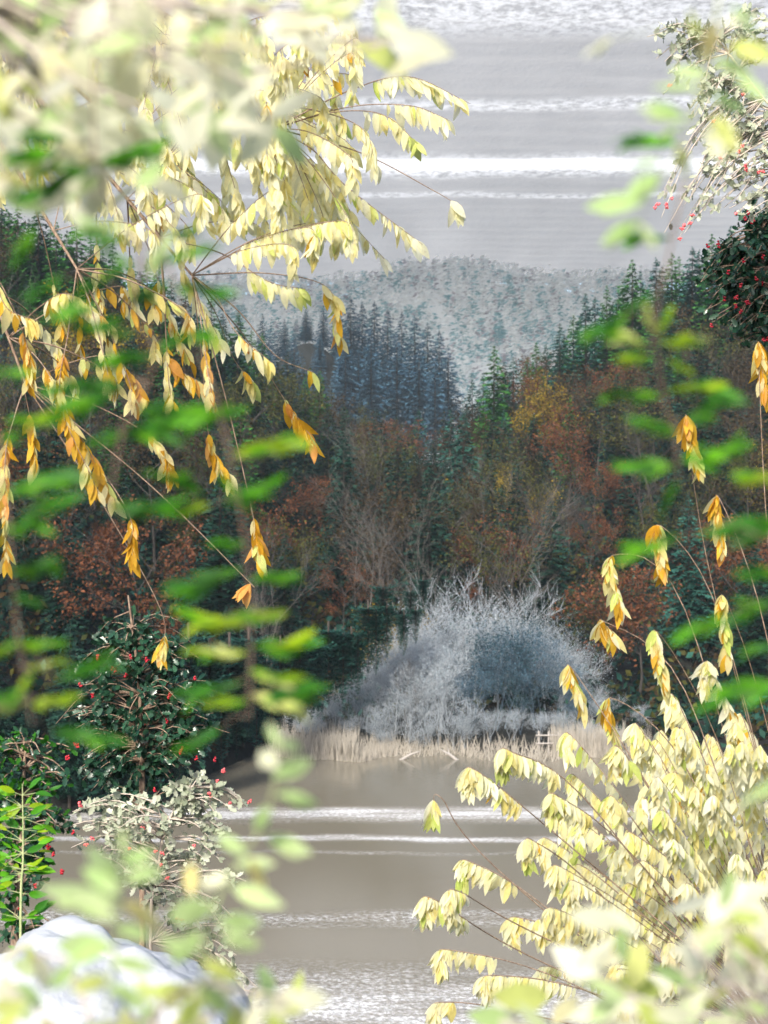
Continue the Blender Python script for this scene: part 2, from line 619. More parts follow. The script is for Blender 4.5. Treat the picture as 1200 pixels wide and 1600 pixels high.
# ------------------------------------------------------------------ forest trees
def conifer_meshes(h, rad, fol, seed, whorls=34, sparse=0.0):
    random.seed(seed)
    t = MB()
    t.tube([(0, 0, -0.5), (0.03, 0.02, h * 0.5), (0, 0, h)], [h * 0.014, h * 0.009, 0.01], 5)
    c = MB()
    for k in range(whorls):
        f = k / (whorls - 1)
        z = h * (0.10 + 0.89 * f)
        L = rad * (1 - f) ** 0.8 * random.uniform(0.75, 1.1) + 0.12
        nb = max(4, int(8 * (1 - f) + 4))
        for b in range(nb):
            if random.random() < sparse:
                continue
            an = 2 * math.pi * (b + random.random() * 0.8) / nb
            d = Vector((math.cos(an), math.sin(an), 0))
            s = Vector((-d.y, d.x, 0))
            l = L * random.uniform(0.65, 1.15)
            droop = random.uniform(0.15, 0.45)
            p0 = Vector((0, 0, z + random.uniform(-0.15, 0.15)))
            rv = random.random()
            n = max(3, int(l / 0.28))
            for j in range(n):
                u = (j + 0.5) / n
                q = p0 + d * l * u + Vector((0, 0, -droop * l * u * u + 0.12 * l * u))
                wd = (0.10 + 0.34 * l * (1 - u) * 0.5 + 0.08) * random.uniform(0.7, 1.3)
                ln = l / n * 1.7
                for sg in (-1, 1):
                    c.poly([q, q + s * sg * wd + d * ln * 0.5 + Vector((0, 0, random.uniform(-0.28, 0.02))), q + d * ln + Vector((0, 0, -0.05))], 0, (rv + random.random() * 0.35) % 1)
    return t.mesh('trunk', ['dark_bark']), c.mesh('crown', [fol], False)


def branches(mb, p, d, length, r, level, maxlev, tips, spread=0.6, up=0.15, kids=(3, 5), sides=4):
    n = 3 if level < 2 else 2
    pts, rad = [p.copy()], [r]
    q = p.copy()
    dd = d.normalized()
    for i in range(n):
        dd = (dd + rvec(0.22) + Vector((0, 0, up * 0.5))).normalized()
        q = q + dd * (length / n)
        pts.append(q.copy())
        rad.append(r * (1 - 0.75 * (i + 1) / n))
    mb.tube(pts, rad, sides if level == 0 else 3)
    if level >= maxlev:
        tips.append((q, dd))
        tips.append((pts[1], dd))
        return
    nk = random.randint(*kids)
    for k in range(nk):
        u = random.uniform(0.3, 1.0) if level > 0 else random.uniform(0.35, 1.0)
        i = min(int(u * n), n - 1)
        b = pts[i].lerp(pts[i + 1], u * n - i)
        side = rvec(1)
        side = (side - dd * side.dot(dd)).normalized()
        nd = (dd * (1 - spread) + side * spread + Vector((0, 0, up))).normalized()
        branches(mb, b, nd, length * random.uniform(0.42, 0.68), max(r * 0.42, 0.010), level + 1, maxlev, tips, spread, up, kids, sides)


def broadleaf_meshes(h, fol, brk, seed, nleaf=6, size=0.22, maxlev=3, kids=(5, 7), spread=0.62, stems=1, thick=1.0):
    random.seed(seed)
    t = MB()
    tips = []
    for s in range(stems):
        base = Vector((random.uniform(-0.5, 0.5), random.uniform(-0.5, 0.5), -0.4)) if stems > 1 else Vector((0, 0, -0.4))
        d = Vector((random.uniform(-0.25, 0.25), random.uniform(-0.25, 0.25), 1)) if stems > 1 else Vector((random.uniform(-0.08, 0.08), random.uniform(-0.08, 0.08), 1))
        branches(t, base, d, h * 0.72 * random.uniform(0.85, 1), h * (0.011 if stems == 1 else 0.007) * thick, 0, maxlev, tips, spread, 0.14, kids, 5)
    parts = [('trunk', t.mesh('trunk', [brk]))]
    if nleaf:
        c = MB()
        for (p, d) in tips:
            rv = random.random()
            for j in range(nleaf):
                q = p + rvec(0.42)
                a = rvec(1).normalized()
                b = a.cross(rvec(1)).normalized()
                s = size * random.uniform(0.6, 1.3)
                c.poly([q - a * s * 0.5, q + b * s * 0.32, q + a * s * 0.5, q - b * s * 0.32], 0, (rv + random.random() * 0.3) % 1)
        parts.append(('crown', c.mesh('crown', [fol], False)))
    return parts


KIND = {}
for nm, fol in (('spruce', 'spruce'), ('spruce_green', 'spruce_green'), ('spruce_teal', 'spruce_teal'), ('spruce_blue', 'spruce_blue')):
    KIND[nm] = []
    for v in range(3 if nm in ('spruce', 'spruce_green') else 2):
        tr, cr = conifer_meshes(14.0, (2.6, 3.1, 2.2)[v], fol, 100 + v + len(nm) * 7, 36 + 3 * v)
        KIND[nm].append([('trunk', tr), ('crown', cr)])
for nm, fol, nl in (('russet', 'russet', 7), ('brown', 'brown', 6), ('olive', 'olive', 6), ('autumn_gold', 'autumn_gold', 7)):
    KIND[nm] = [broadleaf_meshes(12.0, fol, 'grey_bark', 200 + v * 11 + len(nm), nl, 0.24) for v in range(2)]
KIND['bare_grey'] = [broadleaf_meshes(13.0, None, 'grey_bark', 300 + v, 0, 0, 3, (6, 9), 0.55) for v in range(3)]
KIND['bare_pale'] = [broadleaf_meshes(13.0, None, 'pale_bark', 320 + v, 0, 0, 3, (6, 8), 0.42, 1, 0.45) for v in range(3)]
KIND['frost'] = [broadleaf_meshes(5.6, 'frost', 'frost_bark', 340 + v, 2, 0.075, 3, (5, 6), 0.55, 5, 0.7) for v in range(3)]
KIND['blue_leaf'] = [broadleaf_meshes(6.0, 'blue_leaf', 'blue_bark', 360 + v, 4, 0.10, 3, (5, 6), 0.5, 3) for v in range(2)]
KIND['bare_frost'] = [broadleaf_meshes(7.5, None, 'frost_bark', 350 + v, 0, 0, 3, (5, 7), 0.45, 1, 0.7) for v in range(2)]
M['blue_dark'] = foliage('blue_dark', (0.016, 0.045, 0.060), (0.035, 0.085, 0.10), 0.2, 0.7, 0.2, 0.7)
KIND['blue_dark'] = [broadleaf_meshes(6.0, 'blue_dark', 'blue_bark', 370 + v, 4, 0.11, 3, (5, 6), 0.48, 2) for v in range(2)]
KIND['brush'] = [broadleaf_meshes(3.4, 'brown', 'grey_bark', 380 + v, 5, 0.2, 2, (5, 7), 0.6, 4) for v in range(2)]
NOMH = dict(spruce=14, spruce_green=14, spruce_teal=14, spruce_blue=14, russet=12, brown=12, olive=12, autumn_gold=12, bare_grey=13, bare_pale=13, frost=5.6, bare_frost=7.5, blue_dark=6, blue_leaf=6, brush=3.4)
NAME = dict(spruce='conifer_tree', spruce_green='conifer_tree', spruce_teal='conifer_tree', spruce_blue='conifer_tree', russet='russet_tree', brown='brown_tree', olive='olive_green_tree', autumn_gold='golden_tree', bare_grey='bare_tree', bare_pale='bare_tree', frost='pale_bush', bare_frost='bare_tree', blue_dark='blue_grey_bush', blue_leaf='blue_grey_bush', brush='brown_bush')
LOOK = dict(spruce='dark green conifer', spruce_green='bright green conifer', spruce_teal='teal green conifer', spruce_blue='blue grey conifer', russet='russet leaved tree', brown='brown leaved tree', olive='olive green tree', autumn_gold='golden yellow tree', bare_grey='bare grey brown tree', bare_pale='bare pale barked tree', frost='pale whitish bush of fine twigs', bare_frost='slim bare whitish tree', blue_leaf='dark blue grey bush', brush='low brown bush')


def tree(kind, x, y, h, label, group=None, cat='tree', sink=0.0, z=None, flip=False):
    v = random.randrange(len(KIND[kind]))
    s = h / NOMH[kind]
    root = link(NAME[kind], None, None, (x, y, (gh(x, y) if z is None else z) - sink))
    root.rotation_euler = (math.pi if flip else 0, 0, random.uniform(0, 6.28))
    wob = random.uniform(0.9, 1.12)
    root.scale = (s * wob, s * wob, s)
    for pn, me in KIND[kind][v]:
        link(pn, me, root)
    return tag(root, label, cat, group)


random.seed(21)
nth = ['first', 'second', 'third', 'fourth', 'fifth', 'sixth', 'seventh', 'eighth', 'ninth', 'tenth', 'eleventh', 'twelfth', 'thirteenth', 'fourteenth', 'fifteenth', 'sixteenth', 'seventeenth', 'eighteenth', 'nineteenth', 'twentieth', 'twenty-first', 'twenty-second', 'twenty-third', 'twenty-fourth', 'twenty-fifth', 'twenty-sixth']
# ridge conifers, placed by their tips along both skylines
right_tips = [(738, 592, 146), (772, 540, 140), (802, 558, 148), (838, 535, 148), (875, 505, 146), (896, 492, 150), (915, 458, 146), (948, 445, 147), (966, 452, 151), (988, 405, 146), (1025, 402, 148), (1050, 395, 150), (1082, 385, 148), (1112, 365, 146), (1142, 352, 149), (1172, 338, 148), (1198, 312, 147)]
for i, (px, py, d) in enumerate(right_tips):
    tip = P(px, py, d)
    g = gh(tip.x, d)
    k = ['spruce_teal', 'spruce_green', 'spruce_teal', 'spruce_green'][i % 4]
    hh = tip.z - g
    o = tree(k, tip.x, d, max(hh, 6), f'{LOOK[k]}, {nth[i]} from the misty gap along the right skyline', 'conifers along the right skyline')
left_tips = [(2, 305, 122), (28, 318, 120), (60, 318, 122), (88, 346, 121), (120, 333, 123), (152, 368, 124), (176, 374, 122), (205, 398, 126), (230, 404, 125), (248, 410, 128), (290, 440, 130), (330, 462, 134), (372, 488, 138), (410, 520, 142), (450, 548, 146), (500, 580, 148)]
for i, (px, py, d) in enumerate(left_tips):
    tip = P(px, py, d)
    g = gh(tip.x, d)
    k = ['spruce_green', 'spruce_green', 'spruce', 'spruce_green'][i % 4]
    o = tree(k, tip.x, d, max(tip.z - g, 6), f'{LOOK[k]}, {nth[i]} from the left frame edge along the left skyline', 'conifers along the left skyline')

for side, tips in (('right', right_tips), ('left', left_tips)):
    for i in range(len(tips) - 1):
        (ax_, ay_, ad_), (bx2, by2, bd_) = tips[i], tips[i + 1]
        d = (ad_ + bd_) / 2 + 5
        tip = P((ax_ + bx2) / 2 + random.uniform(-6, 6), (ay_ + by2) / 2 + random.uniform(10, 26), d)
        k = ('spruce_teal', 'spruce', 'spruce_green')[i % 3] if side == 'right' else ('spruce_green', 'spruce')[i % 2]
        h_ = tip.z - gh(tip.x, d)
        tree(k, tip.x, d, max(h_, 5), f'{LOOK[k]} just behind the {nth[i]} gap of the {side} skyline row', f'second row of conifers on the {side} skyline')

# special trees that stand out in the wooded valley (tip pixel, depth)
special = [('russet', 885, 650, 118, 9, 'russet tree highest on the right slope'), ('russet', 932, 712, 110, 10, 'russet tree in the middle of the right slope'), ('russet', 925, 800, 98, 8, 'lowest russet tree on the right slope'),
           ('russet', 475, 735, 112, 10, 'russet tree on the left slope among dark conifers'), ('russet', 540, 870, 90, 7, 'small russet tree low in the middle of the wood'), ('russet', 165, 850, 85, 6, 'russet tree behind the hanging gold leaves at left'),
           ('autumn_gold', 838, 588, 138, 9, 'golden tree just below the right skyline'), ('autumn_gold', 600, 950, 80, 4.5, 'low golden tree behind the pale bushes'), ('olive', 290, 790, 88, 8, 'olive green tree low on the left slope'), ('olive', 1010, 780, 96, 9, 'olive green tree on the right slope below the hanging sprig'), ('olive', 1130, 700, 100, 11, 'olive green tree at the right frame edge'),
           ('bare_pale', 585, 800, 84, 6, 'bare pale tree rising left of the valley middle'), ('bare_pale', 680, 800, 80, 8, 'tall bare pale tree in the valley middle'), ('bare_pale', 805, 800, 80, 9, 'bare pale tree behind the blue grey bushes'), ('bare_pale', 735, 720, 96, 9, 'slim bare pale tree just under the misty gap'), ('bare_pale', 110, 760, 74, 11, 'slim bare pale tree at far left of the wood'), ('bare_pale', 400, 840, 74, 9, 'slim bare pale tree behind the lime sprig'),
           ('bare_pale', 640, 1035, 71.5, 5.6, 'slim white stemmed tree among the pale bushes')]
for k, px, py, d, hh, lab in special:
    tip = P(px, py, d)
    g = gh(tip.x, d)
    tree(k, tip.x, d, max(tip.z - g, 3.0) if abs(tip.z - g - hh) < 6 else hh, lab)

placed = []
zones = {'left': 'on the left slope', 'mid': 'in the valley middle', 'right': 'on the right slope'}
count = 0
tries = 0
while count < 275 and tries < 9000:
    tries += 1
    y = random.uniform(76, 158)
    hx = y * 0.273 * 1.12 + 2
    x = random.uniform(-hx, hx)
    if x < -8:
        y = random.uniform(float(shore(x)) + 4, 150)
    if y < float(shore(x)) + 5:
        continue
    pxx = 600 + x / (T * y) * 800
    if -9 < x < 9 and y < 86:
        continue
    md = 2.3 if y < 110 else 2.9
    if any((x - a) ** 2 + (y - b) ** 2 < md * md for a, b in placed):
        continue
    t = (y - float(shore(x)))
    side = abs(pxx - 660) / 600
    zone = 'left' if pxx < 480 else ('right' if pxx > 830 else 'mid')
    if zone == 'mid':
        wts = dict(spruce=4.0, spruce_teal=1.4, russet=0.5, autumn_gold=0.5, brown=3.0, olive=3.2, bare_grey=1.8, bare_pale=0.9, brush=0.9)
    elif zone == 'left':
        wts = dict(spruce=5.6, spruce_green=2.0, russet=0.6, autumn_gold=0.4, brown=1.6, olive=1.6, bare_grey=1.6, bare_pale=0.4)
    else:
        wts = dict(spruce=4.6, spruce_teal=1.6, spruce_green=0.8, russet=0.5, autumn_gold=0.4, brown=1.6, olive=3.0, bare_grey=2.0)
    if y > 128:
        wts['spruce'] = wts['spruce'] * 1.6
    k = random.choices(list(wts), list(wts.values()))[0]
    hh = random.uniform(8, 12.5) if k.startswith('spruce') else random.uniform(7, 11)
    if k == 'brush':
        hh = random.uniform(2.5, 4)
    # keep below the skyline
    top = (gh(x, y) + hh - CAM_Z) / y
    sky_py = np.interp(pxx, [-80, 0, 150, 250, 370, 500, 600, 720, 775, 875, 950, 1050, 1200, 1280], [330, 345, 400, 450, 530, 610, 640, 640, 590, 530, 480, 430, 350, 330])
    lim = (800 - sky_py) / 800 * T
    if top > lim:
        hh2 = lim * y + CAM_Z - gh(x, y)
        if hh2 < 4.5:
            continue
        hh = hh2
    tp_ = 800 - (gh(x, y) + hh - CAM_Z) / (T * y) * 800
    if any(y < q[3] + 1.5 and abs(pxx - q[1]) < 42 and tp_ < q[2] + 55 for q in special if q[0] != 'bare_pale'):
        continue
    placed.append((x, y))
    count += 1
    tpy = 800 - (gh(x, y) + hh - CAM_Z) / (T * y) * 800
    col = 'at far left' if pxx < 120 else 'behind the hanging gold leaves' if pxx < 300 else 'on the left slope' if pxx < 480 else 'just left of centre' if pxx < 650 else 'just right of centre' if pxx < 830 else 'on the right slope' if pxx < 1000 else 'at far right'
    rel = (tpy - sky_py) / (1000 - sky_py)
    row = 'near the skyline' if rel < 0.16 else 'high in the wood' if rel < 0.4 else 'halfway up the wood' if rel < 0.65 else 'low in the wood'
    tree(k, x, y, hh, f'{LOOK[k]} {row} {col}', f'{LOOK[k]}s {zones[zone]}')

random.seed(23)
pos = []
for i in range(400):
    x = random.uniform(-21, -6.5)
    y = float(shore(x)) + random.uniform(0.5, 9)
    if abs(x) > 0.273 * y * 1.08 or any((x - a) ** 2 + (y - b) ** 2 < 1.45 ** 2 for a, b in pos) or len(pos) >= 48:
        continue
    pos.append((x, y))
    k = random.choices(['spruce', 'spruce_teal', 'brush', 'olive'], [6, 1.5, 1.5, 0.7])[0]
    hh = random.uniform(3.5, 7.5) if k != 'brush' else random.uniform(1.8, 3)
    tree(k, x, y, hh, f'{LOOK[k]} at the water edge {"behind the holly bushes" if x < -10 else "left of the reeds"}', f'{LOOK[k]}s on the left shore')

random.seed(29)
ug = MB()
for i in range(9000):
    y = random.uniform(60, 158)
    x = random.uniform(-1, 1) * (y * 0.273 * 1.15 + 2)
    t_ = y - float(shore(x))
    if t_ < 1.0 or (-9 < x < 9.5 and t_ < 6):
        continue
    g = gh(x, y)
    rv = random.random()
    mi = random.choices((0, 1, 2, 3), (4, 2, 2, 1))[0]
    hh = random.uniform(0.5, 2.2)
    for j in range(9):
        q = Vector((x + random.gauss(0, 0.6), y + random.gauss(0, 0.6), g + hh * random.random()))
        a = rvec(1).normalized()
        c = a.cross(rvec(1)).normalized()
        s_ = random.uniform(0.14, 0.36)
        ug.poly([q - a * s_, q + c * s_ * 0.55, q + a * s_, q - c * s_ * 0.55], mi, (rv + random.random() * 0.4) % 1)
o = link('undergrowth', ug.mesh('undergrowth', ['spruce', 'brown', 'olive', 'spruce_teal'], False), kind='stuff')
tag(o, 'dark undergrowth of brambles and saplings covering the wooded slopes', 'undergrowth')

# pale bushes on the low far bank, and the blue grey clump among them
random.seed(33)
bush_tops = [(455, 1135, 71.5), (490, 1112, 72), (525, 1090, 72.5), (560, 1062, 73), (595, 1036, 74), (630, 1004, 75), (665, 975, 76), (700, 955, 77), (735, 942, 78), (770, 945, 78.5), (805, 952, 79), (840, 970, 78), (500, 1128, 71), (545, 1110, 71), (590, 1085, 71.2), (635, 1060, 71.4), (675, 1040, 71.6), (710, 1080, 71.2), (880, 1010, 76), (905, 1050, 74), (940, 1085, 73), (690, 1000, 73.2), (725, 1118, 71), (762, 1128, 71), (800, 1120, 71.2), (842, 1130, 71), (880, 1112, 71.2), (920, 1125, 71), (965, 1135, 71), (440, 1158, 70.6), (480, 1150, 70.6), (1000, 1120, 72), (660, 1120, 70.8), (600, 1128, 70.8)]
for i, (px, py, d) in enumerate(bush_tops):
    tip = P(px, py, d)
    tree('frost', tip.x, d, max(tip.z - gh(tip.x, d), 1.5) * random.uniform(0.86, 1.12), f'pale whitish bush, {nth[i] if i < 12 else nth[i-12]} from left in the {"back" if i < 12 else "front"} row on the far bank', 'pale bushes on the far bank', 'bush')
for i, (px, py, d) in enumerate([(724, 1040, 72.6), (762, 992, 73.4), (800, 966, 74.2), (846, 984, 73.8), (874, 1032, 73.0), (815, 1052, 72.2), (905, 1075, 73.4)]):
    tip = P(px, py, d)
    tree('blue_leaf' if i % 3 != 2 else 'blue_dark', tip.x, d, max(tip.z - gh(tip.x, d), 2), f'{LOOK["blue_leaf"]}, {nth[i]} of the clump among the pale bushes', 'blue grey bushes in the clump', 'bush')

for i, (px, py, d) in enumerate([(520, 1062, 72), (572, 1010, 73), (618, 985, 73.5), (662, 930, 75), (700, 905, 76), (742, 890, 77), (778, 900, 76.5), (812, 915, 77), (856, 940, 76), (900, 985, 75), (940, 1040, 74)]):
    tip = P(px, py, d)
    tree('bare_frost', tip.x, d, tip.z - gh(tip.x, d), f'slim bare whitish tree, {nth[i]} from left among the pale bushes on the far bank', 'slim whitish trees among the pale bushes')

# dark conifers whose tips hang down over the slanting lower edge of the wood
random.seed(44)
hang = [(250, 1222, 56), (280, 1214, 57), (310, 1206, 58), (342, 1200, 60), (372, 1188, 61.5), (400, 1178, 63), (428, 1162, 65), (456, 1146, 66.5), (484, 1130, 68), (512, 1112, 69), (538, 1094, 69.5), (562, 1076, 70), (586, 1056, 70.3), (608, 1038, 70.5), (630, 1018, 70.6), (650, 996, 70.8)]
for i, (px, py, d) in enumerate(hang):
    for row in range(2):
        hh = random.uniform(4.2, 5.6) - 0.17 * i
        tip = P(px + (14 if row else 0) + random.uniform(-4, 4), py + random.uniform(-12, 12) - row * 26, d + row * 0.5)
        k = 'spruce' if (i + row) % 3 == 1 and i < 9 else 'spruce_teal'
        tree(k, tip.x, d + row * 0.5, hh, f'small {LOOK[k]} hanging tip down, {nth[i]} from left in the {"upper" if row else "lower"} hanging row', 'conifers hanging tip down', z=tip.z + hh, flip=True)

# blue grey conifers on the misty spur in the gap
random.seed(55)
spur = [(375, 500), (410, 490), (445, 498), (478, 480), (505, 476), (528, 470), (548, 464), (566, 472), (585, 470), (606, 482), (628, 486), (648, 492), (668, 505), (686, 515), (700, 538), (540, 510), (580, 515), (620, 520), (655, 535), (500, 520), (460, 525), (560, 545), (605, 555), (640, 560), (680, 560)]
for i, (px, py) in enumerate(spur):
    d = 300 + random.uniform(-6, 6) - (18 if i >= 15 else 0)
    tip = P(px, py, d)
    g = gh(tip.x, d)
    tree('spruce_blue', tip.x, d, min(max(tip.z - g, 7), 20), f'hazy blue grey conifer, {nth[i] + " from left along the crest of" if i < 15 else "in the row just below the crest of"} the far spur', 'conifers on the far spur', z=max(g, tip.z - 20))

low = conifer_meshes(12.0, 2.4, 'spruce_blue', 991, 18)[1]
lv_ = np.empty(len(low.vertices) * 3)
low.vertices.foreach_get('co', lv_)
lv_ = lv_.reshape(-1, 3)
lf_ = [tuple(p.vertices) for p in low.polygons]
av, af, ar = [], [], []
for i in range(110):
    d = random.uniform(258, 308)
    x = random.uniform(-0.15, 0.045) * d
    g = gh(x, d)
    lim = np.interp(600 + x / (T * d) * 800, [300, 480, 560, 640, 690, 720], [520, 490, 480, 500, 530, 590])
    hh = min(random.uniform(7, 13), (800 - lim) / 800 * T * d + CAM_Z - g)
    if hh > 3:
        an = random.uniform(0, 6.28)
        c_, s_ = math.cos(an), math.sin(an)
        q = lv_ @ np.array([[c_, s_, 0], [-s_, c_, 0], [0, 0, 1]]) * (hh / 12.0) + np.array([x, d, g])
        af.extend([tuple(k + len(av) * len(lv_) for k in f) for f in lf_])
        av.append(q)
        ar.extend(rng.random(len(lf_)))
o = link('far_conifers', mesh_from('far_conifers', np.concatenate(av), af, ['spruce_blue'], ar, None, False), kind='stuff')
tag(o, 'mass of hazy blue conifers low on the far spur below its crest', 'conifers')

# far misty wood: one mass nobody could count
random.seed(66)
fw = MB()
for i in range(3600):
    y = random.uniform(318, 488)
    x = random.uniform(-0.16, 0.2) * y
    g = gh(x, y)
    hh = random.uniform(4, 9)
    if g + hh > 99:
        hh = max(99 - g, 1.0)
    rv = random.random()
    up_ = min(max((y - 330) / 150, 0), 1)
    mi = random.choices((0, 1, 2), (0.22 + 0.75 * up_, 0.72 - 0.62 * up_, 0.16 - 0.06 * up_))[0]  # paler towards the crest: distance haze put into the tree colours
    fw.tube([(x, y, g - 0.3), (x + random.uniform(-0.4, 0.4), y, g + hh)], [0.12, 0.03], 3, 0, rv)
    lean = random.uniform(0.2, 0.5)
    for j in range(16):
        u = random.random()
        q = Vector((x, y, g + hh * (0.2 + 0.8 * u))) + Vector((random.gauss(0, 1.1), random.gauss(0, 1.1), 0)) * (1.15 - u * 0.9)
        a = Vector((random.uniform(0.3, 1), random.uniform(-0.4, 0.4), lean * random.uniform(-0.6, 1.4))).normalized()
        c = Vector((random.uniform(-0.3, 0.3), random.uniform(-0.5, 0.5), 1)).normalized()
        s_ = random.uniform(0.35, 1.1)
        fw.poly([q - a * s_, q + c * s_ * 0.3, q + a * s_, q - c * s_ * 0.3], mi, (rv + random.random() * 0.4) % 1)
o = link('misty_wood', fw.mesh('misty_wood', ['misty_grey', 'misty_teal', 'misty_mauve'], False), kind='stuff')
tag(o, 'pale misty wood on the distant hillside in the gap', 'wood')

# reeds at the far waterline
random.seed(77)
rd = MB()
for i in range(5200):
    px = random.choice((random.uniform(425, 620), random.uniform(425, 1010), random.uniform(860, 960)))
    xx = (px - 600) / 800 * T * 71
    y = float(shore(xx)) + random.uniform(-1.6, 1.2)
    hh = random.uniform(0.4, 1.3) * (1.35 if px > 860 or px < 560 else 0.75)
    z = max(gh(xx, y), -0.2)
    ln = Vector((random.uniform(-0.3, 0.3), random.uniform(-0.2, 0.2), hh))
    b = Vector((xx, y, z))
    rd.poly([b + Vector((-0.03, 0, 0)), b + Vector((0.03, 0, 0)), b + ln], 0)
o = link('reeds', rd.mesh('reeds', ['reed'], False), kind='stuff')
tag(o, 'pale straw coloured reeds fringing the far waterline', 'reeds')

# small rail fence and driftwood on the far bank
fr = link('rail_fence', None, None, (0, 0, 0))
f0, f1 = P(842, 1166, 69.6), P(888, 1166, 69.6)
fr.location = (f0.x, f0.y, 0)
for i in range(4):
    u = i / 3
    b = MB()
    x = (f1.x - f0.x) * u
    b.tube([(x, 0, -0.5), (x, 0, 1.15)], [0.06, 0.055], 6)
    link('post', b.mesh('post', ['wood']), fr)
for zz in (0.55, 0.95):
    b = MB()
    b.tube([(-0.15, -0.07, zz), ((f1.x - f0.x) * 0.5, -0.075, zz + 0.02), (f1.x - f0.x + 0.15, -0.07, zz - 0.01)], [0.045, 0.045, 0.045], 6)
    link('rail', b.mesh('rail', ['wood']), fr)
tag(fr, 'low weathered wooden rail fence at the far water edge', 'fence')
for (px, py, dx, dz, lab) in ((640, 1183, 0.55, 0.42, 'pale forked driftwood branch leaning at the far water edge, left one'), (702, 1186, -0.45, 0.5, 'pale forked driftwood branch leaning at the far water edge, right one')):
    p = P(px, py, 68.2)
    dw = link('driftwood', None, None, (p.x, 68.2, 0.0))
    b = MB()
    b.tube([(-dx, 0, -0.1), (0, 0.05, dz * 0.5), (dx, 0, dz)], [0.09, 0.07, 0.02], 6)
    link('branch', b.mesh('branch', ['wood']), dw)
    b = MB()
    b.tube([(0, 0.05, dz * 0.5), (dx * 0.2, 0.1, dz * 1.3)], [0.05, 0.015], 5)
    link('fork', b.mesh('fork', ['wood']), dw)
    tag(dw, lab, 'driftwood', 'driftwood at the far water edge')

# trees that still share a label are told apart by their order from the left
same = {}
for o in COL.objects:
    if o.parent is None and o.get('category') == 'tree' and o.get('group'):
        same.setdefault(o['label'], []).append(o)
for lab, obs in same.items():
    if 1 < len(obs) <= 9 and len(lab.split()) <= 12:
        for i, o in enumerate(sorted(obs, key=lambda q: q.location.x / q.location.y)):
            o['label'] = f'{lab}, {nth[i]} from left there'

# ------------------------------------------------------------------ near leaves
LEAFMESH = {}


def leaf_geo(wr, curl, fold):
    """unit leaf from the stalk at the origin down -Z; half width wr/2"""
    ts = [0, 0.12, 0.28, 0.48, 0.68, 0.86, 1.0]
    ws = [0.04, 0.52, 0.86, 1.0, 0.82, 0.42, 0.0]
    v, f = [], []
    for t, wd in zip(ts, ws):
        yy = -curl * t * t
        v.append((-wd * wr / 2, yy + fold * wd, -t))
        v.append((0, yy, -t))
        v.append((wd * wr / 2, yy + fold * wd, -t))
    for i in range(6):
        a = i * 3
        f.append((a, a + 1, a + 4, a + 3))
        f.append((a + 1, a + 2, a + 5, a + 4))
    return np.array(v, dtype=float), f


def holly_geo():
    v, f = [], []
    ts = [0, 0.14, 0.28, 0.42, 0.56, 0.7, 0.85, 1.0]
    ws = [0.1, 0.75, 0.5, 1.0, 0.62, 0.9, 0.35, 0.0]
    for i, (t, wd) in enumerate(zip(ts, ws)):
        up = 0.10 if i % 2 else -0.03
        v.append((-wd * 0.27, up, -t))
        v.append((0, 0, -t))
        v.append((wd * 0.27, up, -t))
    for i in range(len(ts) - 1):
        a = i * 3
        f.append((a, a + 1, a + 4, a + 3))
        f.append((a + 1, a + 2, a + 5, a + 4))
    return np.array(v, dtype=float), f


GEO = {'a': leaf_geo(0.36, 0.12, 0.03), 'b': leaf_geo(0.42, 0.40, 0.06), 'c': leaf_geo(0.29, -0.28, 0.03), 'n': leaf_geo(0.27, 0.26, 0.04), 's': leaf_geo(0.20, -0.22, 0.03), 'w': leaf_geo(0.52, 0.3, 0.05), 'h': holly_geo()}


def leaf_mesh(g, mat):
    if (g, mat) not in LEAFMESH:
        v, f = GEO[g]
        LEAFMESH[(g, mat)] = mesh_from('leaf', v, f, [mat])
    return LEAFMESH[(g, mat)]


def leaf_matrix(p, d, size, face, roll):
    """-Z along d, Y (leaf face) turned to the vector face, then rolled about d"""
    z = (-d).normalized()
    yv = face - z * face.dot(z)
    if yv.length < 1e-4:
        yv = Vector((0, 1, 0.3)) - z * z.dot(Vector((0, 1, 0.3)))
    yv.normalize()
    x = yv.cross(z)
    m = Matrix((x, yv, z)).transposed()
    m = m @ Matrix.Rotation(roll, 3, 'Z')
    return Matrix.Translation(p) @ (m * size).to_4x4()


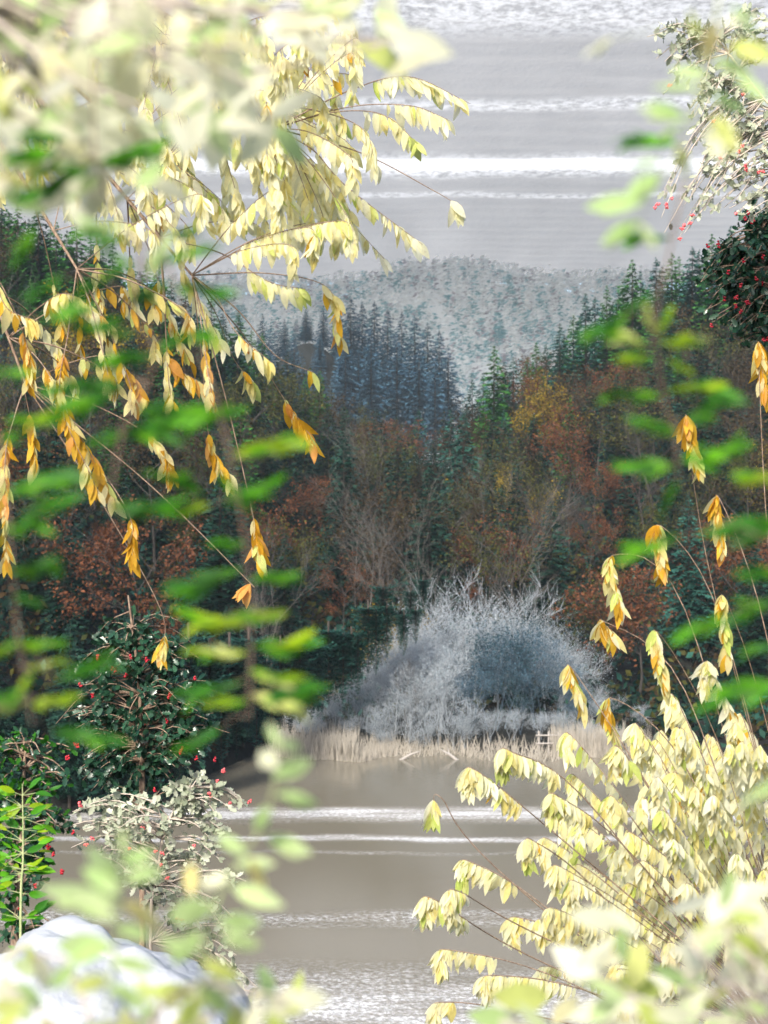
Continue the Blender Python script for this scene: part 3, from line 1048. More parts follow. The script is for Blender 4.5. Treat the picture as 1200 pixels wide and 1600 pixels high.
class Plant:
    def __init__(self, name, base, label, cat, group=None):
        self.root = link(name, None, None, base)
        self.base = Vector(base)
        tag(self.root, label, cat, group)
        self.wood = MB()
        self.leaves = []

    def twig(self, pts, r0, r1, sides=5):
        n = len(pts)
        self.wood.tube([Vector(p) - self.base for p in pts], [r0 + (r1 - r0) * i / (n - 1) for i in range(n)], sides)

    def branch(self, line, r0, r1, mat):
        b = MB()
        n = len(line)
        b.tube([p - self.base for p in line], [r0 + (r1 - r0) * i / (n - 1) for i in range(n)], 4)
        return link('branch', b.mesh('branch', [mat]), self.root)

    def leaf(self, p, d, size, mat, g='a', face=Vector((0, -1, 0)), roll=0.0, owner=None):
        self.leaves.append((p - self.base, d, size, mat, g, face, roll, owner))

    def finish(self, bark_mat, woodname='stem', cap=300, leafname='leaf'):
        if self.wood.v:
            link(woodname, self.wood.mesh(woodname, [bark_mat]), self.root)
        order = sorted(self.leaves, key=lambda L: -L[2] / max((L[0] + self.base).y, 0.5))
        for L in order[:cap]:
            o = link(leafname, leaf_mesh(L[4], L[3]), L[7] or self.root)
            o.matrix_local = leaf_matrix(L[0], L[1], L[2], L[5], L[6])
        rest = order[cap:]
        if rest:
            mats = sorted({L[3] for L in rest})
            vs_, fs_, rn, mi = [], [], [], []
            off = 0
            for L in rest:
                v, f = GEO[L[4]]
                mm = np.array(leaf_matrix(L[0], L[1], L[2], L[5], L[6]))
                vs_.append(v @ mm[:3, :3].T + mm[:3, 3])
                fs_.extend([tuple(i + off for i in q) for q in f])
                off += len(v)
                r = random.random()
                rn.extend([r] * len(f))
                mi.extend([mats.index(L[3])] * len(f))
            link('leaf_mass', mesh_from('leaf_mass', np.concatenate(vs_), fs_, mats, rn, mi), self.root, kind='stuff')
        return self.root


def bez(pts, n):
    """smooth polyline (Catmull-Rom) through pts"""
    pts = [Vector(p) for p in pts]
    if len(pts) == 2:
        return [pts[0].lerp(pts[1], i / (n - 1)) for i in range(n)]
    out = []
    q = [pts[0] * 2 - pts[1]] + pts + [pts[-1] * 2 - pts[-2]]
    segs = len(pts) - 1
    for i in range(n):
        u = i / (n - 1) * segs
        k = min(int(u), segs - 1)
        t = u - k
        a, b, c, d = q[k], q[k + 1], q[k + 2], q[k + 3]
        out.append(0.5 * ((2 * b) + (c - a) * t + (2 * a - 5 * b + 4 * c - d) * t * t + (3 * b - a - 3 * c + d) * t ** 3))
    return out


def pick(wts):
    return random.choices(list(wts), list(wts.values()))[0]


def leafy_twig(pl, pts, lo, hi, gap, lsize, wts, r0=0.007, r1=0.0015, hang=0.75, tipmat=None):
    """leaves hang in two ranks along the part lo..hi of the twig pts (world points)"""
    line = bez(pts, 24)
    own = pl.branch(line, r0, r1, 'twig')
    total = sum((line[i + 1] - line[i]).length for i in range(23))
    n = max(2, int(total * (hi - lo) / gap))
    for i in range(n):
        if random.random() < 0.14:
            continue
        u = lo + (hi - lo) * (i + random.random() * 0.6) / n
        k = min(int(u * 23), 22)
        p = line[k].lerp(line[k + 1], u * 23 - k)
        t = (line[k + 1] - line[k]).normalized()
        sd_ = Vector((t.z, random.uniform(-0.8, 0.8), -t.x)) * (1 if i % 2 else -1)
        d = Vector((0, 0, -1)) * hang + t * random.uniform(0.05, 0.45) + sd_ * random.uniform(0.0, 0.35) + rvec(0.16)
        m = tipmat if (tipmat and u > hi - 0.12 * (hi - lo) - 0.04) else pick(wts)
        pl.leaf(p, d.normalized(), lsize * random.uniform(0.55, 1.3), m, random.choice('aabc'), Vector((random.uniform(-0.9, 0.9), -1, random.uniform(-0.2, 0.5))), random.uniform(-0.5, 0.5), own)


YP = dict(yellow_pale=6, yellow=2.2, yellow_green=0.7, cream=1.6, gold=0.08)
YG = dict(yellow=4, gold=2, yellow_green=1, yellow_pale=1.5, orange=0.15)
GO = dict(gold=5, yellow=3, orange=1, yellow_green=0.3)

# --- yellow leaved shrub, lower right
random.seed(101)
bx_, by_ = 2.9, 6.6
sh = Plant('yellow_leaved_shrub', (bx_, by_, gh(bx_, by_)), 'large shrub of pale yellow hanging leaves rising over the water at lower right', 'shrub')
D0 = 6.4
crown = P(1330, 1760, D0)
for k in range(4):
    sh.twig(bez([Vector((bx_ + random.uniform(-0.15, 0.15), by_, gh(bx_, by_) - 0.1)), crown.lerp(Vector((bx_, by_, 6)), 0.5), crown + rvec(0.25)], 8), 0.03, 0.018, 6)
expl = [  # (tip, way point, start of leaves, end-of-line) photo pixels
    ((677, 1242), (790, 1370), 0.84, YP, 'yellow_green'), ((732, 1200), (900, 1330), 0.45, YP, None), ((786, 1170), (950, 1290), 0.45, YP, 'yellow_green'), ((722, 1342), (880, 1440), 0.45, YP, 'yellow_green'),
    ((703, 1388), (860, 1470), 0.62, YP, None), ((664, 1400), (840, 1500), 0.5, YP, None), ((690, 1480), (900, 1540), 0.5, YP, None), ((680, 1562), (850, 1590), 0.6, YP, None),
    ((822, 1310), (960, 1420), 0.6, YP, 'yellow_green'), ((950, 1245), (1060, 1390), 0.6, YP, None), ((900, 1350), (1040, 1460), 0.5, YP, 'yellow_green'), ((1000, 1150), (1110, 1330), 0.5, YP, None), ((960, 1170), (1090, 1350), 0.6, YP, None),
    ((1045, 1090), (1150, 1300), 0.5, YP, None), ((1100, 1040), (1190, 1260), 0.5, YP, None), ((1150, 1120), (1220, 1330), 0.4, YP, None), ((950, 1090), (1060, 1180), 0.72, YG, 'yellow_green'), ((890, 1040), (990, 1190), 0.78, YG, 'pale_green'),
    ((1025, 985), (1110, 1130), 0.74, YG, None), ((1130, 930), (1190, 1100), 0.62, YG, 'yellow_green'), ((955, 868), (1060, 930), 0.72, YG, 'yellow_green'), ((942, 970), (1060, 1060), 0.93, YG, None), ((1030, 820), (1120, 950), 0.74, GO, None), ((1072, 655), (1110, 900), 0.78, GO, None), ((1185, 545), (1205, 900), 0.86, GO, None), ((1122, 775), (1190, 960), 0.86, GO, None), ((1050, 1210), (1150, 1380), 0.4, YP, None),
    ((980, 1300), (1110, 1420), 0.4, YP, None), ((1080, 1300), (1190, 1450), 0.35, YP, None), ((860, 1240), (1010, 1360), 0.5, YP, None), ((800, 1430), (980, 1500), 0.4, YP, None), ((930, 1420), (1080, 1500), 0.3, YP, None), ((1020, 1400), (1150, 1500), 0.3, YP, None), ((1130, 1200), (1200, 1400), 0.4, YP, None), ((760, 1520), (950, 1560), 0.4, YP, None)]
for (tp, wp, lo, wts, tm) in expl:
    d = D0 + random.uniform(-0.7, 0.7)
    long_ = abs(tp[0] - wp[0]) + abs(tp[1] - wp[1])
    if wts is YP:
        pts = [crown + rvec(0.2), P(wp[0], wp[1], (d + D0) / 2), P(tp[0] + 12, tp[1] + 4, d), P(tp[0], tp[1] + 26, d)]
        leafy_twig(sh, pts, max(lo, 0.34), 1.0, px2m(3.9, d), px2m(30, d), wts, 0.004, 0.0015, 0.8, tm)
    else:
        drop = random.uniform(60, 95) if lo < 0.9 else 20
        pts = [crown + rvec(0.2), P((wp[0] + 1330) / 2, (wp[1] + 1760) / 2, D0), P(wp[0], wp[1], (d + D0) / 2), P(tp[0], tp[1], d), P(tp[0] + random.uniform(6, 24), tp[1] + drop, d)]
        leafy_twig(sh, pts, 0.74, 1.0, px2m(5, d), px2m(33, d), wts, 0.004, 0.0013, 0.9, None)
for i in range(85):
    tx, ty = random.uniform(850, 1215), random.uniform(1130, 1590)
    d = D0 + random.uniform(-0.9, 1.2)
    leafy_twig(sh, [crown + rvec(0.25), P((tx + 1280) / 2, (ty + 1640) / 2, D0), P(tx, ty, d), P(tx - 12, ty + 24, d)], 0.45, 1.0, px2m(4.8, d), px2m(28, d), YP, 0.003, 0.0012, 0.8)
sh.finish('twig', 'stem')

# --- overhanging tree, upper left
random.seed(102)
tx_, ty_ = -4.4, 6.8
ot = Plant('overhanging_tree', (tx_, ty_, gh(tx_, ty_)), 'overhanging tree with pale yellow and gold leaves hanging in from the upper left', 'tree')
D1 = 6.6
hub = P(-260, -120, D1)
ot.twig(bez([Vector((tx_, ty_, gh(tx_, ty_) - 0.3)), Vector((tx_ - 0.1, ty_, 9)), hub + Vector((-0.1, 0, -0.4)), hub + Vector((0, 0, 2))], 12), 0.17, 0.06, 8)
limbs = []
for (ex, ey) in ((330, 60), (430, 200), (250, 260), (120, 420), (300, 430), (40, 600), (150, 120)):
    e = P(ex, ey, D1 + random.uniform(-0.4, 0.4))
    ln = bez([hub + rvec(0.1), hub.lerp(e, 0.5) + Vector((0, 0, 0.12)), e], 12)
    ot.twig(ln, 0.022, 0.006, 5)
    limbs.append(ln)


def from_limb(tip):
    best = min((p for ln in limbs for p in ln[3:] if p.x < tip.x + 0.1), key=lambda p: abs((p - tip).length - 0.55), default=hub)
    return best


tl = [((735, 180), (640, 120), 0.45, YP, None), ((700, 205), (640, 165), 0.5, YP, None), ((655, 245), (600, 180), 0.5, YP, 'yellow_green'), ((718, 340), (676, 297), 0.86, YP, None), ((660, 400), (540, 290), 0.35, YP, None), ((603, 425), (490, 285), 0.3, YP, None),
      ((588, 280), (565, 200), 0.6, YP, None), ((455, 350), (440, 270), 0.5, YP, None), ((478, 470), (420, 440), 0.5, YP, 'yellow_green'), ((530, 545), (512, 450), 0.62, YG, None), ((490, 600), (430, 555), 0.95, YG, None), ((425, 585), (370, 520), 0.68, YG, None),
      ((495, 712), (445, 625), 0.66, GO, None), ((395, 615), (365, 560), 0.8, YG, None), ((360, 765), (328, 690), 0.62, GO, None), ((405, 890), (392, 790), 0.72, GO, None), ((250, 1040), (252, 955), 0.82, GO, None), ((205, 890), (200, 800), 0.7, GO, None),
      ((155, 790), (95, 630), 0.42, GO, None), ((55, 745), (48, 660), 0.6, GO, None), ((10, 900), (8, 720), 0.5, GO, None), ((270, 760), (245, 690), 0.6, GO, None), ((320, 620), (265, 560), 0.6, GO, None), ((300, 590), (260, 480), 0.5, YG, None), ((180, 530), (110, 460), 0.4, YG, None), ((60, 520), (10, 480), 0.4, YG, None), ((120, 700), (85, 600), 0.5, GO, None), ((180, 800), (130, 690), 0.5, GO, None), ((390, 930), (385, 905), 0.93, dict(orange=1), None), ((350, 560), (300, 450), 0.5, YP, None), ((230, 640), (180, 560), 0.7, GO, None), ((45, 610), (40, 530), 0.6, GO, None)]
for (tp, wp, lo, wts, tm) in tl:
    d = D1 + random.uniform(-0.6, 0.6)
    tip = P(tp[0], tp[1] - 18, d)
    way = P(wp[0], wp[1], d)
    st = from_limb(way)
    leafy_twig(ot, [st, st.lerp(way, 0.55) + Vector((0, 0, px2m(14, d))), way, tip], max(lo, 0.3), 1.0, px2m(4.0, d), px2m(31, d), wts, 0.004, 0.0013, 0.7, tm)
for i in range(190):
    tx, ty = random.uniform(-20, 560), random.uniform(20, 430)
    if (ty > 430 - (tx - 300) * 0.3 and tx > 300) or ty > 262 + 0.45 * max(tx, 0):
        continue
    d = D1 + random.uniform(-0.8, 0.9)
    tip = P(tx, ty, d)
    st = from_limb(tip)
    leafy_twig(ot, [st, st.lerp(tip, 0.5) + Vector((0, 0, 0.04)), tip, tip + Vector((0.02, 0, -0.1))], 0.3, 1.0, px2m(4.8, d), px2m(29, d), YP, 0.003, 0.0012, 0.7)
for i in range(16):
    tx, ty = random.uniform(0, 330), random.uniform(430, 620)
    d = D1 + random.uniform(-0.6, 0.6)
    tip = P(tx, ty, d)
    st = from_limb(tip)
    leafy_twig(ot, [st, st.lerp(tip, 0.5) + Vector((0, 0, 0.04)), tip, tip + Vector((0.02, 0, -0.1))], 0.45, 1.0, px2m(8, d), px2m(28, d), YG, 0.005, 0.0012, 0.7)
ot.finish('twig', 'trunk')

# --- near out-of-focus sprigs: leaves given as (stalk px, tip px, colour)
def sprig(name, label, stem, leaves, d, stem_mat='green_stem', wr='n', r=0.004, group=None, extra=0, exm='green'):
    d = d * 0.62
    r = r * 0.25
    if wr == 'n':
        stem_mat = 'twig'
    line = bez([P(x, y, d) for x, y in stem], 20)
    pl = Plant(name, line[0], label, 'sprig', group)
    pl.twig(line, r, r * 0.45, 6)
    if extra:
        sx = [q for q in stem if 100 < q[1] < 1150]
        for k in range(extra):
            q = random.choice(sx)
            y_ = q[1] + random.uniform(-70, 70)
            x_ = float(np.interp(y_, [e_[1] for e_ in stem], [e_[0] for e_ in stem]))
            sg = random.choice((-1, 1))
            x_ += sg * random.uniform(0, 50)
            leaves = leaves + [((x_, y_), (x_ + sg * random.uniform(60, 115), y_ - random.uniform(-18, 42) * (1 if sg > 0 else -1)), random.choice(('green', 'dark_green', 'dark_green', exm)))]
    for (a, b, m) in leaves:
        dd = d + random.uniform(-0.05, 0.05)
        A, B = P(a[0], a[1], dd), P(b[0], b[1], dd + random.uniform(-0.03, 0.03))
        near = min(line, key=lambda q: (q - A).length)
        if (near - A).length > 0.004:
            pl.twig([near, near.lerp(A, 0.5) + Vector((0, 0, 0.2 * (near - A).length)), A], r * 0.5, r * 0.3, 4)
        L = (B - A).length
        main = (B - A).normalized()
        if wr == 'n':       # feathery spray of slim leaves along the shoot
            nk = 13
            pl.twig([A, A.lerp(B, 0.8)], r * 0.35, r * 0.2, 3)
            for k in range(nk):
                u = k / nk
                dv = (main + Vector((0, random.uniform(-0.25, 0.25), random.uniform(-0.42, 0.36)))).normalized()
                pl.leaf(A + main * L * u * 0.75, dv, L * random.uniform(0.26, 0.60), m if random.random() < 0.6 else {'green': 'dark_green', 'dark_green': 'green', 'lime': 'yellow_green' if random.random() < 0.35 else 'green'}.get(m, m), random.choice('nns'), Vector((0, -1, random.uniform(0.1, 0.9))), random.uniform(-0.6, 0.6))
        else:
            for k in range(3):
                dv = (main + Vector((0, random.uniform(-0.2, 0.2), (0, -0.28, 0.2)[k] * random.uniform(0.5, 1.2)))).normalized()
                pl.leaf(A + main * L * (0, 0.22, 0.1)[k] * random.uniform(0.6, 1.2), dv, L * (1.1, 0.72, 0.62)[k] * random.uniform(0.9, 1.12), m, 'aan'[k], Vector((0, -1, random.uniform(0.1, 0.9))), random.uniform(-0.6, 0.6))
    return pl.finish(stem_mat)


random.seed(103)
G, DG, LI, PG, YY, CR, YGR = 'green', 'dark_green', 'lime', 'pale_green', 'yellow', 'cream', 'yellow_green'
sprig('green_leaf_sprig', 'blurred dark green leaf sprig hanging down the upper left', [(150, -60), (150, 255), (225, 400), (205, 480), (245, 555), (190, 680), (170, 800)],
      [((145, 258), (40, 312), G), ((150, 255), (242, 238), G), ((275, 358), (238, 415), PG), ((200, 415), (120, 465), DG), ((200, 478), (262, 445), DG), ((245, 550), (342, 515), G), ((245, 555), (150, 572), DG), ((205, 500), (120, 520), DG), ((190, 600), (80, 615), DG), ((190, 680), (278, 664), G), ((190, 678), (130, 700), DG), ((220, 738), (305, 752), DG), ((60, 340), (20, 420), DG), ((200, 360), (130, 350), PG), ((170, 795), (240, 800), G), ((100, 430), (40, 470), DG), ((215, 420), (160, 390), G)], 1.6, extra=12)
sprig('green_leaf_sprig', 'blurred green leaf sprig with lime lower leaves hanging left of the valley middle', [(250, 380), (300, 520), (345, 650), (385, 860), (392, 1000), (390, 1120)],
      [((300, 662), (388, 632), G), ((345, 782), (442, 752), G), ((330, 640), (280, 690), DG), ((385, 852), (330, 848), DG), ((388, 905), (475, 900), DG), ((380, 890), (270, 925), G), ((350, 968), (435, 962), LI), ((390, 1012), (490, 1010), LI), ((385, 1022), (300, 1020), LI), ((390, 1085), (475, 1112), YGR), ((388, 1092), (318, 1100), LI), ((390, 1050), (450, 1065), LI), ((330, 790), (270, 800), LI), ((340, 740), (390, 790), DG)], 1.7, extra=8, exm='lime')
sprig('green_leaf_sprig', 'blurred sprig of dark and lime leaves at the left frame edge', [(-40, 560), (0, 700), (15, 850), (30, 1000), (50, 1130)],
      [((0, 690), (45, 668), DG), ((0, 772), (60, 765), DG), ((5, 822), (70, 818), G), ((15, 892), (95, 884), G), ((15, 840), (-40, 850), DG), ((22, 1003), (105, 1010), LI), ((40, 1047), (105, 1034), LI), ((30, 1000), (-20, 1030), LI), ((50, 1100), (108, 1088), LI), ((45, 1095), (-10, 1110), YGR), ((50, 1050), (20, 1100), LI), ((20, 930), (70, 950), DG)], 1.6, extra=8, exm='lime')
sprig('green_leaf_sprig', 'blurred lime leaf sprig in front of the right slope', [(1075, 260), (1045, 400), (1025, 500), (1035, 615), (1055, 680), (1060, 750)],
      [((1015, 540), (948, 520), LI), ((1030, 537), (1102, 524), LI), ((1025, 525), (1010, 480), YGR), ((1025, 525), (1050, 478), LI), ((1018, 556), (972, 562), LI), ((1032, 620), (942, 615), G), ((1040, 612), (1142, 606), LI), ((1060, 678), (988, 658), DG), ((1060, 728), (955, 726), G), ((1065, 722), (1165, 704), G), ((1060, 750), (1030, 800), DG), ((1040, 560), (1080, 580), LI)], 1.7, extra=5, exm='lime')
sprig('green_leaf_sprig', 'blurred dark green leaf sprig along the right frame edge', [(1260, 560), (1225, 760), (1215, 900), (1210, 1100), (1230, 1250)],
      [((1230, 745), (1152, 742), LI), ((1222, 808), (1112, 838), G), ((1065, 838), (980, 868), G), ((1215, 935), (1138, 968), G), ((1138, 965), (1058, 992), G), ((1212, 1065), (1098, 1102), G), ((1225, 1210), (1160, 1260), PG), ((1215, 900), (1160, 890), DG), ((1215, 1010), (1150, 1020), DG)], 1.6)
sprig('green_leaf_sprig', 'pale green leaf sprig hanging over the bright water at upper right', [(1135, -60), (1110, 60), (1085, 170), (1058, 240), (1025, 290), (1000, 345), (1000, 380)],
      [((1115, 95), (1182, 112), PG), ((1105, 118), (1055, 112), PG), ((1095, 140), (1028, 134), PG), ((1075, 187), (1000, 163), PG), ((1070, 195), (1020, 218), PG), ((1055, 222), (1082, 272), YGR), ((1105, 152), (1178, 166), PG), ((1075, 15), (1095, 60), YGR), ((1028, 272), (985, 308), PG), ((1005, 315), (928, 322), PG), ((1000, 345), (942, 376), PG), ((1000, 350), (1028, 392), PG), ((1035, 254), (975, 256), PG), ((1125, 40), (1175, 20), CR), ((1140, 10), (1195, 50), PG), ((1140, 70), (1200, 80), YGR), ((1100, 200), (1130, 250), CR), ((960, 60), (920, 80), CR), ((1150, 120), (1200, 150), PG), ((1115, 180), (1150, 235), YGR), ((1120, 30), (1100, 90), YY)], 1.5, wr='a')
sprig('green_leaf_sprig', 'tall pale green leaf sprig rising over the lake at lower left', [(300, 1680), (325, 1460), (365, 1360), (412, 1285), (428, 1220), (438, 1165)],
      [((432, 1242), (505, 1253), PG), ((428, 1215), (485, 1188), PG), ((434, 1200), (398, 1168), CR), ((425, 1265), (392, 1288), PG), ((418, 1308), (474, 1330), PG), ((385, 1335), (345, 1308), PG), ((362, 1385), (440, 1414), PG), ((392, 1340), (412, 1394), YY), ((300, 1400), (296, 1345), YY), ((335, 1420), (266, 1424), PG), ((340, 1440), (405, 1440), PG), ((320, 1455), (255, 1500), PG), ((345, 1462), (405, 1478), PG), ((370, 1350), (420, 1350), PG), ((310, 1490), (250, 1470), PG), ((315, 1500), (370, 1530), YGR), ((360, 1370), (310, 1380), CR), ((438, 1168), (470, 1160), PG), ((436, 1168), (420, 1130), PG), ((310, 1540), (260, 1560), YGR), ((308, 1540), (360, 1580), PG)], 1.5, wr='a')
sprig('green_leaf_sprig', 'short pale green leaf sprig in front of the white boulder', [(150, 1690), (178, 1500), (186, 1420), (194, 1335)],
      [((186, 1398), (132, 1355), PG), ((187, 1380), (142, 1338), PG), ((190, 1378), (254, 1355), PG), ((192, 1352), (228, 1334), PG), ((182, 1410), (75, 1394), PG), ((180, 1440), (118, 1400), PG), ((190, 1412), (248, 1438), YY), ((178, 1480), (88, 1482), PG), ((180, 1450), (238, 1462), PG), ((175, 1500), (240, 1510), PG), ((194, 1340), (190, 1300), PG), ((170, 1530), (110, 1540), YGR), ((170, 1540), (230, 1570), PG)], 1.45, wr='a')


def blur_clump(name, label, boxes, root_px, d0, wts, seed, size=(60, 100)):
    random.seed(seed)
    d0 = d0 * 0.62
    base = P(root_px[0], root_px[1], d0)
    pl = Plant(name, base, label, 'foliage')
    for (x0, x1, y0, y1, n) in boxes:
        for i in range(n):
            x, y = random.uniform(x0, x1), random.uniform(y0, y1)
            d = d0 + random.uniform(-0.16, 0.3)
            A = P(x, y, d)
            an = random.uniform(0, 6.28)
            dirv = Vector((math.cos(an), random.uniform(-0.3, 0.3), math.sin(an) * 0.7 - 0.2)).normalized()
            if i % 3 == 0:
                pl.twig(bez([base, base.lerp(A, 0.55) + rvec(0.04), A], 6), 0.0025, 0.001, 4)
            pl.leaf(A, dirv, px2m(random.uniform(*size), d), pick(wts), random.choice('abw'), Vector((random.uniform(-0.5, 0.5), -1, random.uniform(0, 0.9))), random.uniform(-0.6, 0.6))
    return pl.finish('twig_pale')


blur_clump('blurred_foliage', 'very blurred cream and pale green leaves filling the upper left corner', [(-40, 620, -30, 90, 90), (-40, 430, 80, 200, 75), (-40, 230, 180, 320, 44), (600, 740, 40, 110, 4)], (-120, -60), 1.75, dict(cream=8, pale_green=2, yellow_green=1, yellow_pale=4), 104)
blur_clump('blurred_foliage', 'very blurred cream and pale green leaves along the lower right edge', [(760, 1240, 1520, 1630, 56), (930, 1240, 1440, 1530, 24), (1100, 1240, 1370, 1450, 9)], (1280, 1700), 1.75, dict(cream=6, pale_green=3, yellow_green=1.5, yellow_pale=3), 105, (50, 90))
blur_clump('blurred_foliage', 'blurred yellow green leaves along the lower left edge', [(-30, 470, 1555, 1640, 36), (-30, 120, 1490, 1560, 7), (280, 460, 1500, 1570, 8)], (180, 1720), 1.6, dict(cream=2, pale_green=3, yellow_green=4, yellow_pale=3), 106, (45, 80))
nb = Plant('blurred_branch', P(-60, 190, 1.9), 'blurred brown branch crossing the upper left corner', 'branch')
nb.twig(bez([P(-60, 190, 1.9), P(60, 110, 1.9), P(140, 55, 1.9), P(215, -30, 1.9)], 10), 0.011, 0.008, 8)
nb.finish('twig_pale', 'stem')

# --- holly
def berry_mesh(mat):
    b = MB()
    for k in range(6):
        c = rvec(0.7)
        for ring in range(1):
            pass
        n0 = len(b.v)
        pts = [Vector((0, 0, 1))] + [Vector((math.cos(a) * math.cos(e), math.sin(a) * math.cos(e), math.sin(e))) for e in (0.5, -0.5) for a in [i * 2 * math.pi / 6 for i in range(6)]] + [Vector((0, 0, -1))]
        b.v.extend([c + p * 0.5 for p in pts])
        fs = []
        for i in range(6):
            j = (i + 1) % 6
            fs += [(n0, n0 + 1 + i, n0 + 1 + j), (n0 + 1 + i, n0 + 7 + i, n0 + 7 + j, n0 + 1 + j), (n0 + 13, n0 + 7 + j, n0 + 7 + i)]
        rv = random.random()
        b.f += fs
        b.r += [rv] * len(fs)
        b.m += [0] * len(fs)
    return b.mesh('berry_cluster', [mat])


random.seed(107)
BER = {m: berry_mesh(m) for m in ('berry', 'berry_pale')}


def holly(name, label, root, stem, blobs, d, n, mat, berries, bmat, size=15, cat='shrub', extra=None):
    """blobs: ellipses (cx, cy, rx, ry) in photo pixels, given real depth"""
    pl = Plant(name, root, label, cat)
    line = bez([Vector(root)] + [P(x, y, d) for x, y in stem], 20)
    pl.twig(line, 0.026 if mat == 'holly' else 0.012, 0.006, 7)
    area = [b[2] * b[3] for b in blobs]
    shoots = []
    for k in range(max(30, n // 9)):
        cx, cy, rx, ry = random.choices(blobs, area)[0][:4]
        an, rr = random.uniform(0, 6.28), math.sqrt(random.random()) * random.uniform(0.85, 1.1)
        x, y = cx + rx * rr * math.cos(an), cy + ry * rr * math.sin(an)
        dep = px2m(min(rx, ry), d) * math.sqrt(max(0.05, 1 - min(rr, 1) ** 2))
        e = P(x, y, d + random.uniform(-dep, dep))
        st = min(line[4:], key=lambda q: (q - e).length + random.uniform(0, 0.15))
        mid = st.lerp(e, 0.6) + Vector((0, 0, 0.15 * (e - st).length))
        ln = bez([st, mid, e], 8)
        pl.twig(ln, 0.006, 0.002, 4)
        shoots.append(ln)
    for i in range(n):
        ln = random.choice(shoots)
        u = random.uniform(0.35, 1.0) * 6.99
        k = int(u)
        p = ln[k].lerp(ln[k + 1], u - k)
        t = (ln[k + 1] - ln[k]).normalized()
        dv = (t * 0.5 + rvec(1)).normalized()
        m = mat if extra is None or random.random() > 0.3 else extra
        pl.leaf(p, dv, px2m(size, d) * random.uniform(0.6, 1.25), m, 'h', Vector((random.uniform(-0.8, 0.8), -1, random.uniform(0, 1))), random.uniform(-0.8, 0.8))
    r = pl.finish('twig' if mat == 'holly' else 'twig_pale', 'stem')
    for (x, y) in berries:
        for k in range(random.choice((1, 1, 2))):
            q = P(x + random.uniform(-5, 5), y + random.uniform(-6, 6), d - px2m(random.uniform(20, 60), d))
            o = link('berry_cluster', BER[bmat], r, q - Vector(root))
            s = px2m(3.3, d)
            o.scale = (s, s, s * 1.2)
            o.rotation_euler = (random.random(), random.random(), random.random() * 6)
    return r


b1 = [(122, 1070), (145, 1085), (157, 1032), (200, 1030), (220, 1010), (197, 1052), (227, 1035), (260, 1072), (265, 1095), (230, 1132), (302, 1060), (115, 1165), (107, 1182), (285, 1172), (307, 1182), (337, 1192), (257, 1127), (245, 1230), (270, 1090), (175, 1050)]
x_, y_ = -3.6, 9.4
holly('holly_bush', 'tall dark green holly with red berries at left, narrowing to its foot', (P(225, 1290, 9.2).x, 9.2, gh(P(225, 1290, 9.2).x, 9.2)), [(222, 1300), (222, 1180), (215, 1050), (200, 930)],
      [(225, 1090, 120, 95), (225, 1180, 95, 70), (222, 1245, 40, 45), (220, 1005, 95, 55), (130, 1130, 45, 60), (310, 1140, 45, 60), (160, 1190, 50, 50)], 9.2, 3200, 'holly', b1, 'berry', 15)
b2 = [(347, 1210), (387, 1250), (355, 1252), (327, 1243), (220, 1300), (202, 1322), (145, 1305), (257, 1332), (137, 1318), (302, 1322), (122, 1255), (252, 1355), (282, 1440), (340, 1225), (240, 1330), (262, 1370), (75, 1298)]
holly('holly_bush', 'pale grey green holly with coral berries beside the water at lower left', (P(230, 1500, 8.0).x, 8.0, gh(P(230, 1500, 8.0).x, 8.0)), [(235, 1500), (245, 1380), (260, 1290), (300, 1230)],
      [(250, 1320, 120, 70), (330, 1270, 60, 50), (150, 1300, 60, 50), (300, 1400, 90, 70), (370, 1520, 50, 70), (300, 1240, 50, 35)], 8.0, 1500, 'holly_pale', b2, 'berry_pale', 15)
b3 = [(60, 1345), (50, 1385), (110, 1305), (85, 1330), (30, 1420), (105, 1180), (120, 1165), (72, 1320), (95, 1365)]
holly('holly_bush', 'dark holly with few red berries at the left frame edge', (P(20, 1560, 6.6).x, 6.6, gh(P(20, 1560, 6.6).x, 6.6)), [(22, 1540), (30, 1400), (35, 1260), (40, 1160)],
      [(50, 1200, 75, 60), (45, 1290, 70, 60), (20, 1380, 45, 70), (60, 1370, 40, 40), (40, 1450, 60, 20)], 6.6, 1500, 'holly', b3, 'berry', 15, extra='dark_green')
b4 = [(1175, 345), (1165, 338), (1150, 470), (1155, 440), (1135, 465), (1110, 510), (1190, 445), (1170, 475), (1195, 535), (1155, 490), (1145, 480), (1182, 430), (1140, 425), (1195, 400), (1125, 380), (1105, 388), (1165, 405)]
rt = (3.2, 9.0)
holly('holly_tree', 'dark holly with bright red berries leaning in at the right frame edge', (rt[0] + 0.9, rt[1], gh(rt[0] + 0.9, rt[1])), [(1330, 1100), (1300, 800), (1240, 520), (1190, 360)],
      [(1165, 440, 75, 90), (1190, 350, 40, 45), (1180, 510, 60, 40), (1120, 430, 35, 55)], 9.0, 1700, 'holly', b4, 'berry', 15, 'tree')
b5 = [(1045, 130), (1165, 145), (1160, 225), (1110, 190), (1040, 320), (1075, 350), (1065, 355), (1170, 265), (1190, 265), (1050, 310), (1060, 375), (1025, 322), (1155, 240), (1125, 250), (1150, 335), (1085, 340)]
holly('holly_tree', 'pale holly boughs with coral berries over the bright water at upper right', (rt[0] + 1.3, rt[1] - 1.2, gh(rt[0] + 1.3, rt[1] - 1.2)), [(1400, 1000), (1360, 500), (1270, 250), (1190, 150), (1120, 60)],
      [(1130, 180, 60, 80), (1070, 90, 50, 70), (1160, 270, 50, 60), (1120, 310, 60, 40), (1170, 60, 50, 50), (1040, 60, 35, 40), (1048, 335, 38, 45), (1160, 330, 35, 40)], 7.8, 1150, 'holly_pale', b5, 'berry_pale', 15, 'tree')

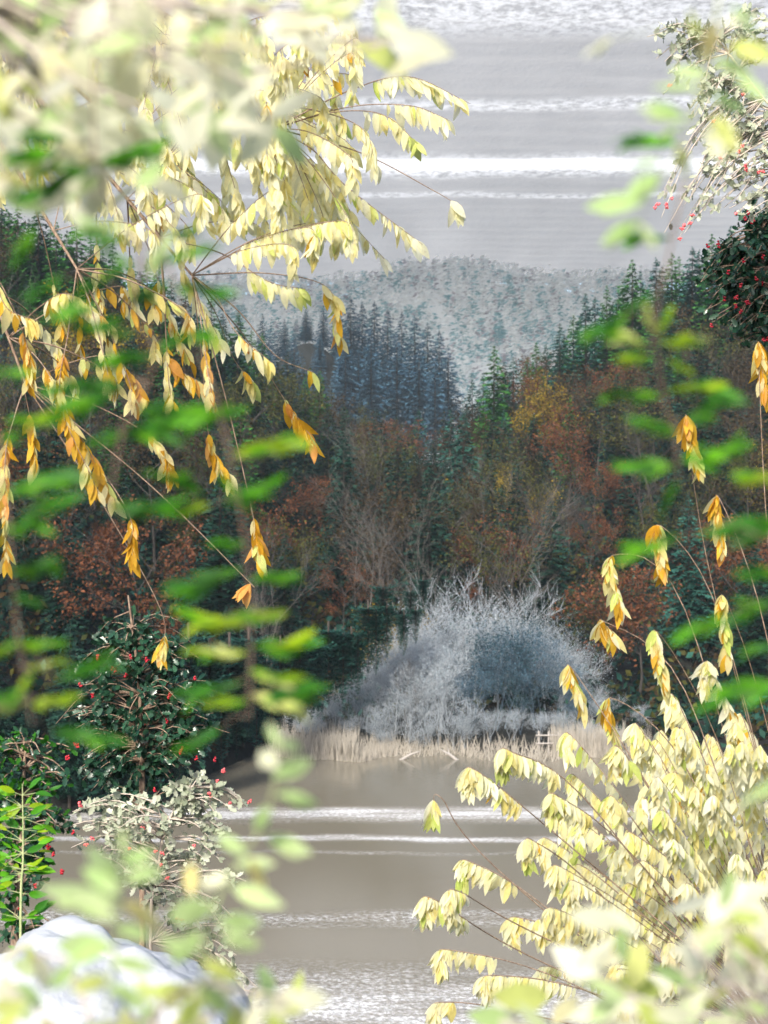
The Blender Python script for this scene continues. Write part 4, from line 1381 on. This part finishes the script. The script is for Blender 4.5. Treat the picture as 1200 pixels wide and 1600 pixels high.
# --- young green sapling at the left edge
random.seed(108)
sp_d = 5.6
sb = P(32, 1475, sp_d)
sap = Plant('green_sapling', (sb.x, sb.y, gh(sb.x, sb.y)), 'thin bright green sapling beside the holly at the left frame edge', 'sapling')
stl = bez([Vector((sb.x, sb.y, gh(sb.x, sb.y) - 0.1)), sb, P(36, 1340, sp_d), P(35, 1225, sp_d)], 20)
sap.twig(stl, 0.008, 0.002, 6)
for i in range(90):
    u = random.uniform(0.3, 1.0)
    p = stl[min(int(u * 19), 18)]
    d = Vector((random.choice((-1, 1)) * random.uniform(0.4, 1), random.uniform(-0.6, 0.6), random.uniform(-0.3, 0.5))).normalized()
    q = p + d * px2m(random.uniform(3, 40), sp_d)
    sap.twig([p, q], 0.002, 0.001, 3)
    sap.leaf(q, d, px2m(random.uniform(18, 34), sp_d), pick(dict(green=4, dark_green=2, lime=1.5)), random.choice('abc'), Vector((0, -1, 0.6)), random.uniform(-0.6, 0.6))
sap.finish('green_stem')

# --- white boulder lower left
random.seed(109)
bc = P(120, 1730, 4.6)
bv, bf = [], []
NU, NV = 96, 48
for j in range(NV + 1):
    th = math.pi * j / NV
    for i in range(NU):
        ph = 2 * math.pi * i / NU
        n_ = Vector((math.sin(th) * math.cos(ph), math.sin(th) * math.sin(ph), math.cos(th)))
        k = 1 + 0.10 * math.sin(3 * n_.x + 1.3) * math.cos(2.5 * n_.y) + 0.07 * math.sin(6 * n_.x + 4 * n_.z) + 0.05 * math.sin(9 * n_.y + 5 * n_.x)
        k += 0.05 * abs(math.sin(7 * n_.x + 3 * math.sin(4 * n_.y))) + 0.03 * math.sin(17 * n_.x + 5 * n_.z) * math.sin(15 * n_.y + 2) - 0.05 * max(0, 1 - abs(n_.x * 1.4 + n_.y * 0.6 - 0.2) * 9)
        bv.append((n_.x * 0.60 * k, n_.y * 0.7 * k, n_.z * 0.40 * k - 0.10 * n_.x))
for j in range(NV):
    for i in range(NU):
        bf.append((j * NU + i, j * NU + (i + 1) % NU, (j + 1) * NU + (i + 1) % NU, (j + 1) * NU + i))
M['stone'] = stone_mat()
bo = link('white_boulder', mesh_from('white_boulder', bv, bf, ['stone']), None, bc + Vector((0, 0.3, 0)))
tag(bo, 'smooth bright white boulder behind the leaf sprigs at lower left', 'boulder')

# ------------------------------------------------------------------ air
hz = MB()
x0, x1, y0, y1, z0, z1 = -395, 395, -55, 575, -3.5, 101.5
c8 = [(x, y, z) for z in (z0, z1) for y in (y0, y1) for x in (x0, x1)]
hzf = [(0, 2, 3, 1), (4, 5, 7, 6), (0, 1, 5, 4), (2, 6, 7, 3), (0, 4, 6, 2), (1, 3, 7, 5)]
hm, hn, hl = nodes('haze')
ho = hn.new('ShaderNodeOutputMaterial')
hv = hn.new('ShaderNodeVolumePrincipled')
hv.inputs['Color'].default_value = (0.74, 0.88, 0.96, 1)
hv.inputs['Density'].default_value = 0.00032
hv.inputs['Anisotropy'].default_value = 0.2
hl.new(hv.outputs[0], ho.inputs['Volume'])
haze = link('haze', mesh_from('haze', c8, hzf, [hm], smooth=False), kind='stuff')
tag(haze, 'thin pale mist filling the whole valley', 'haze')
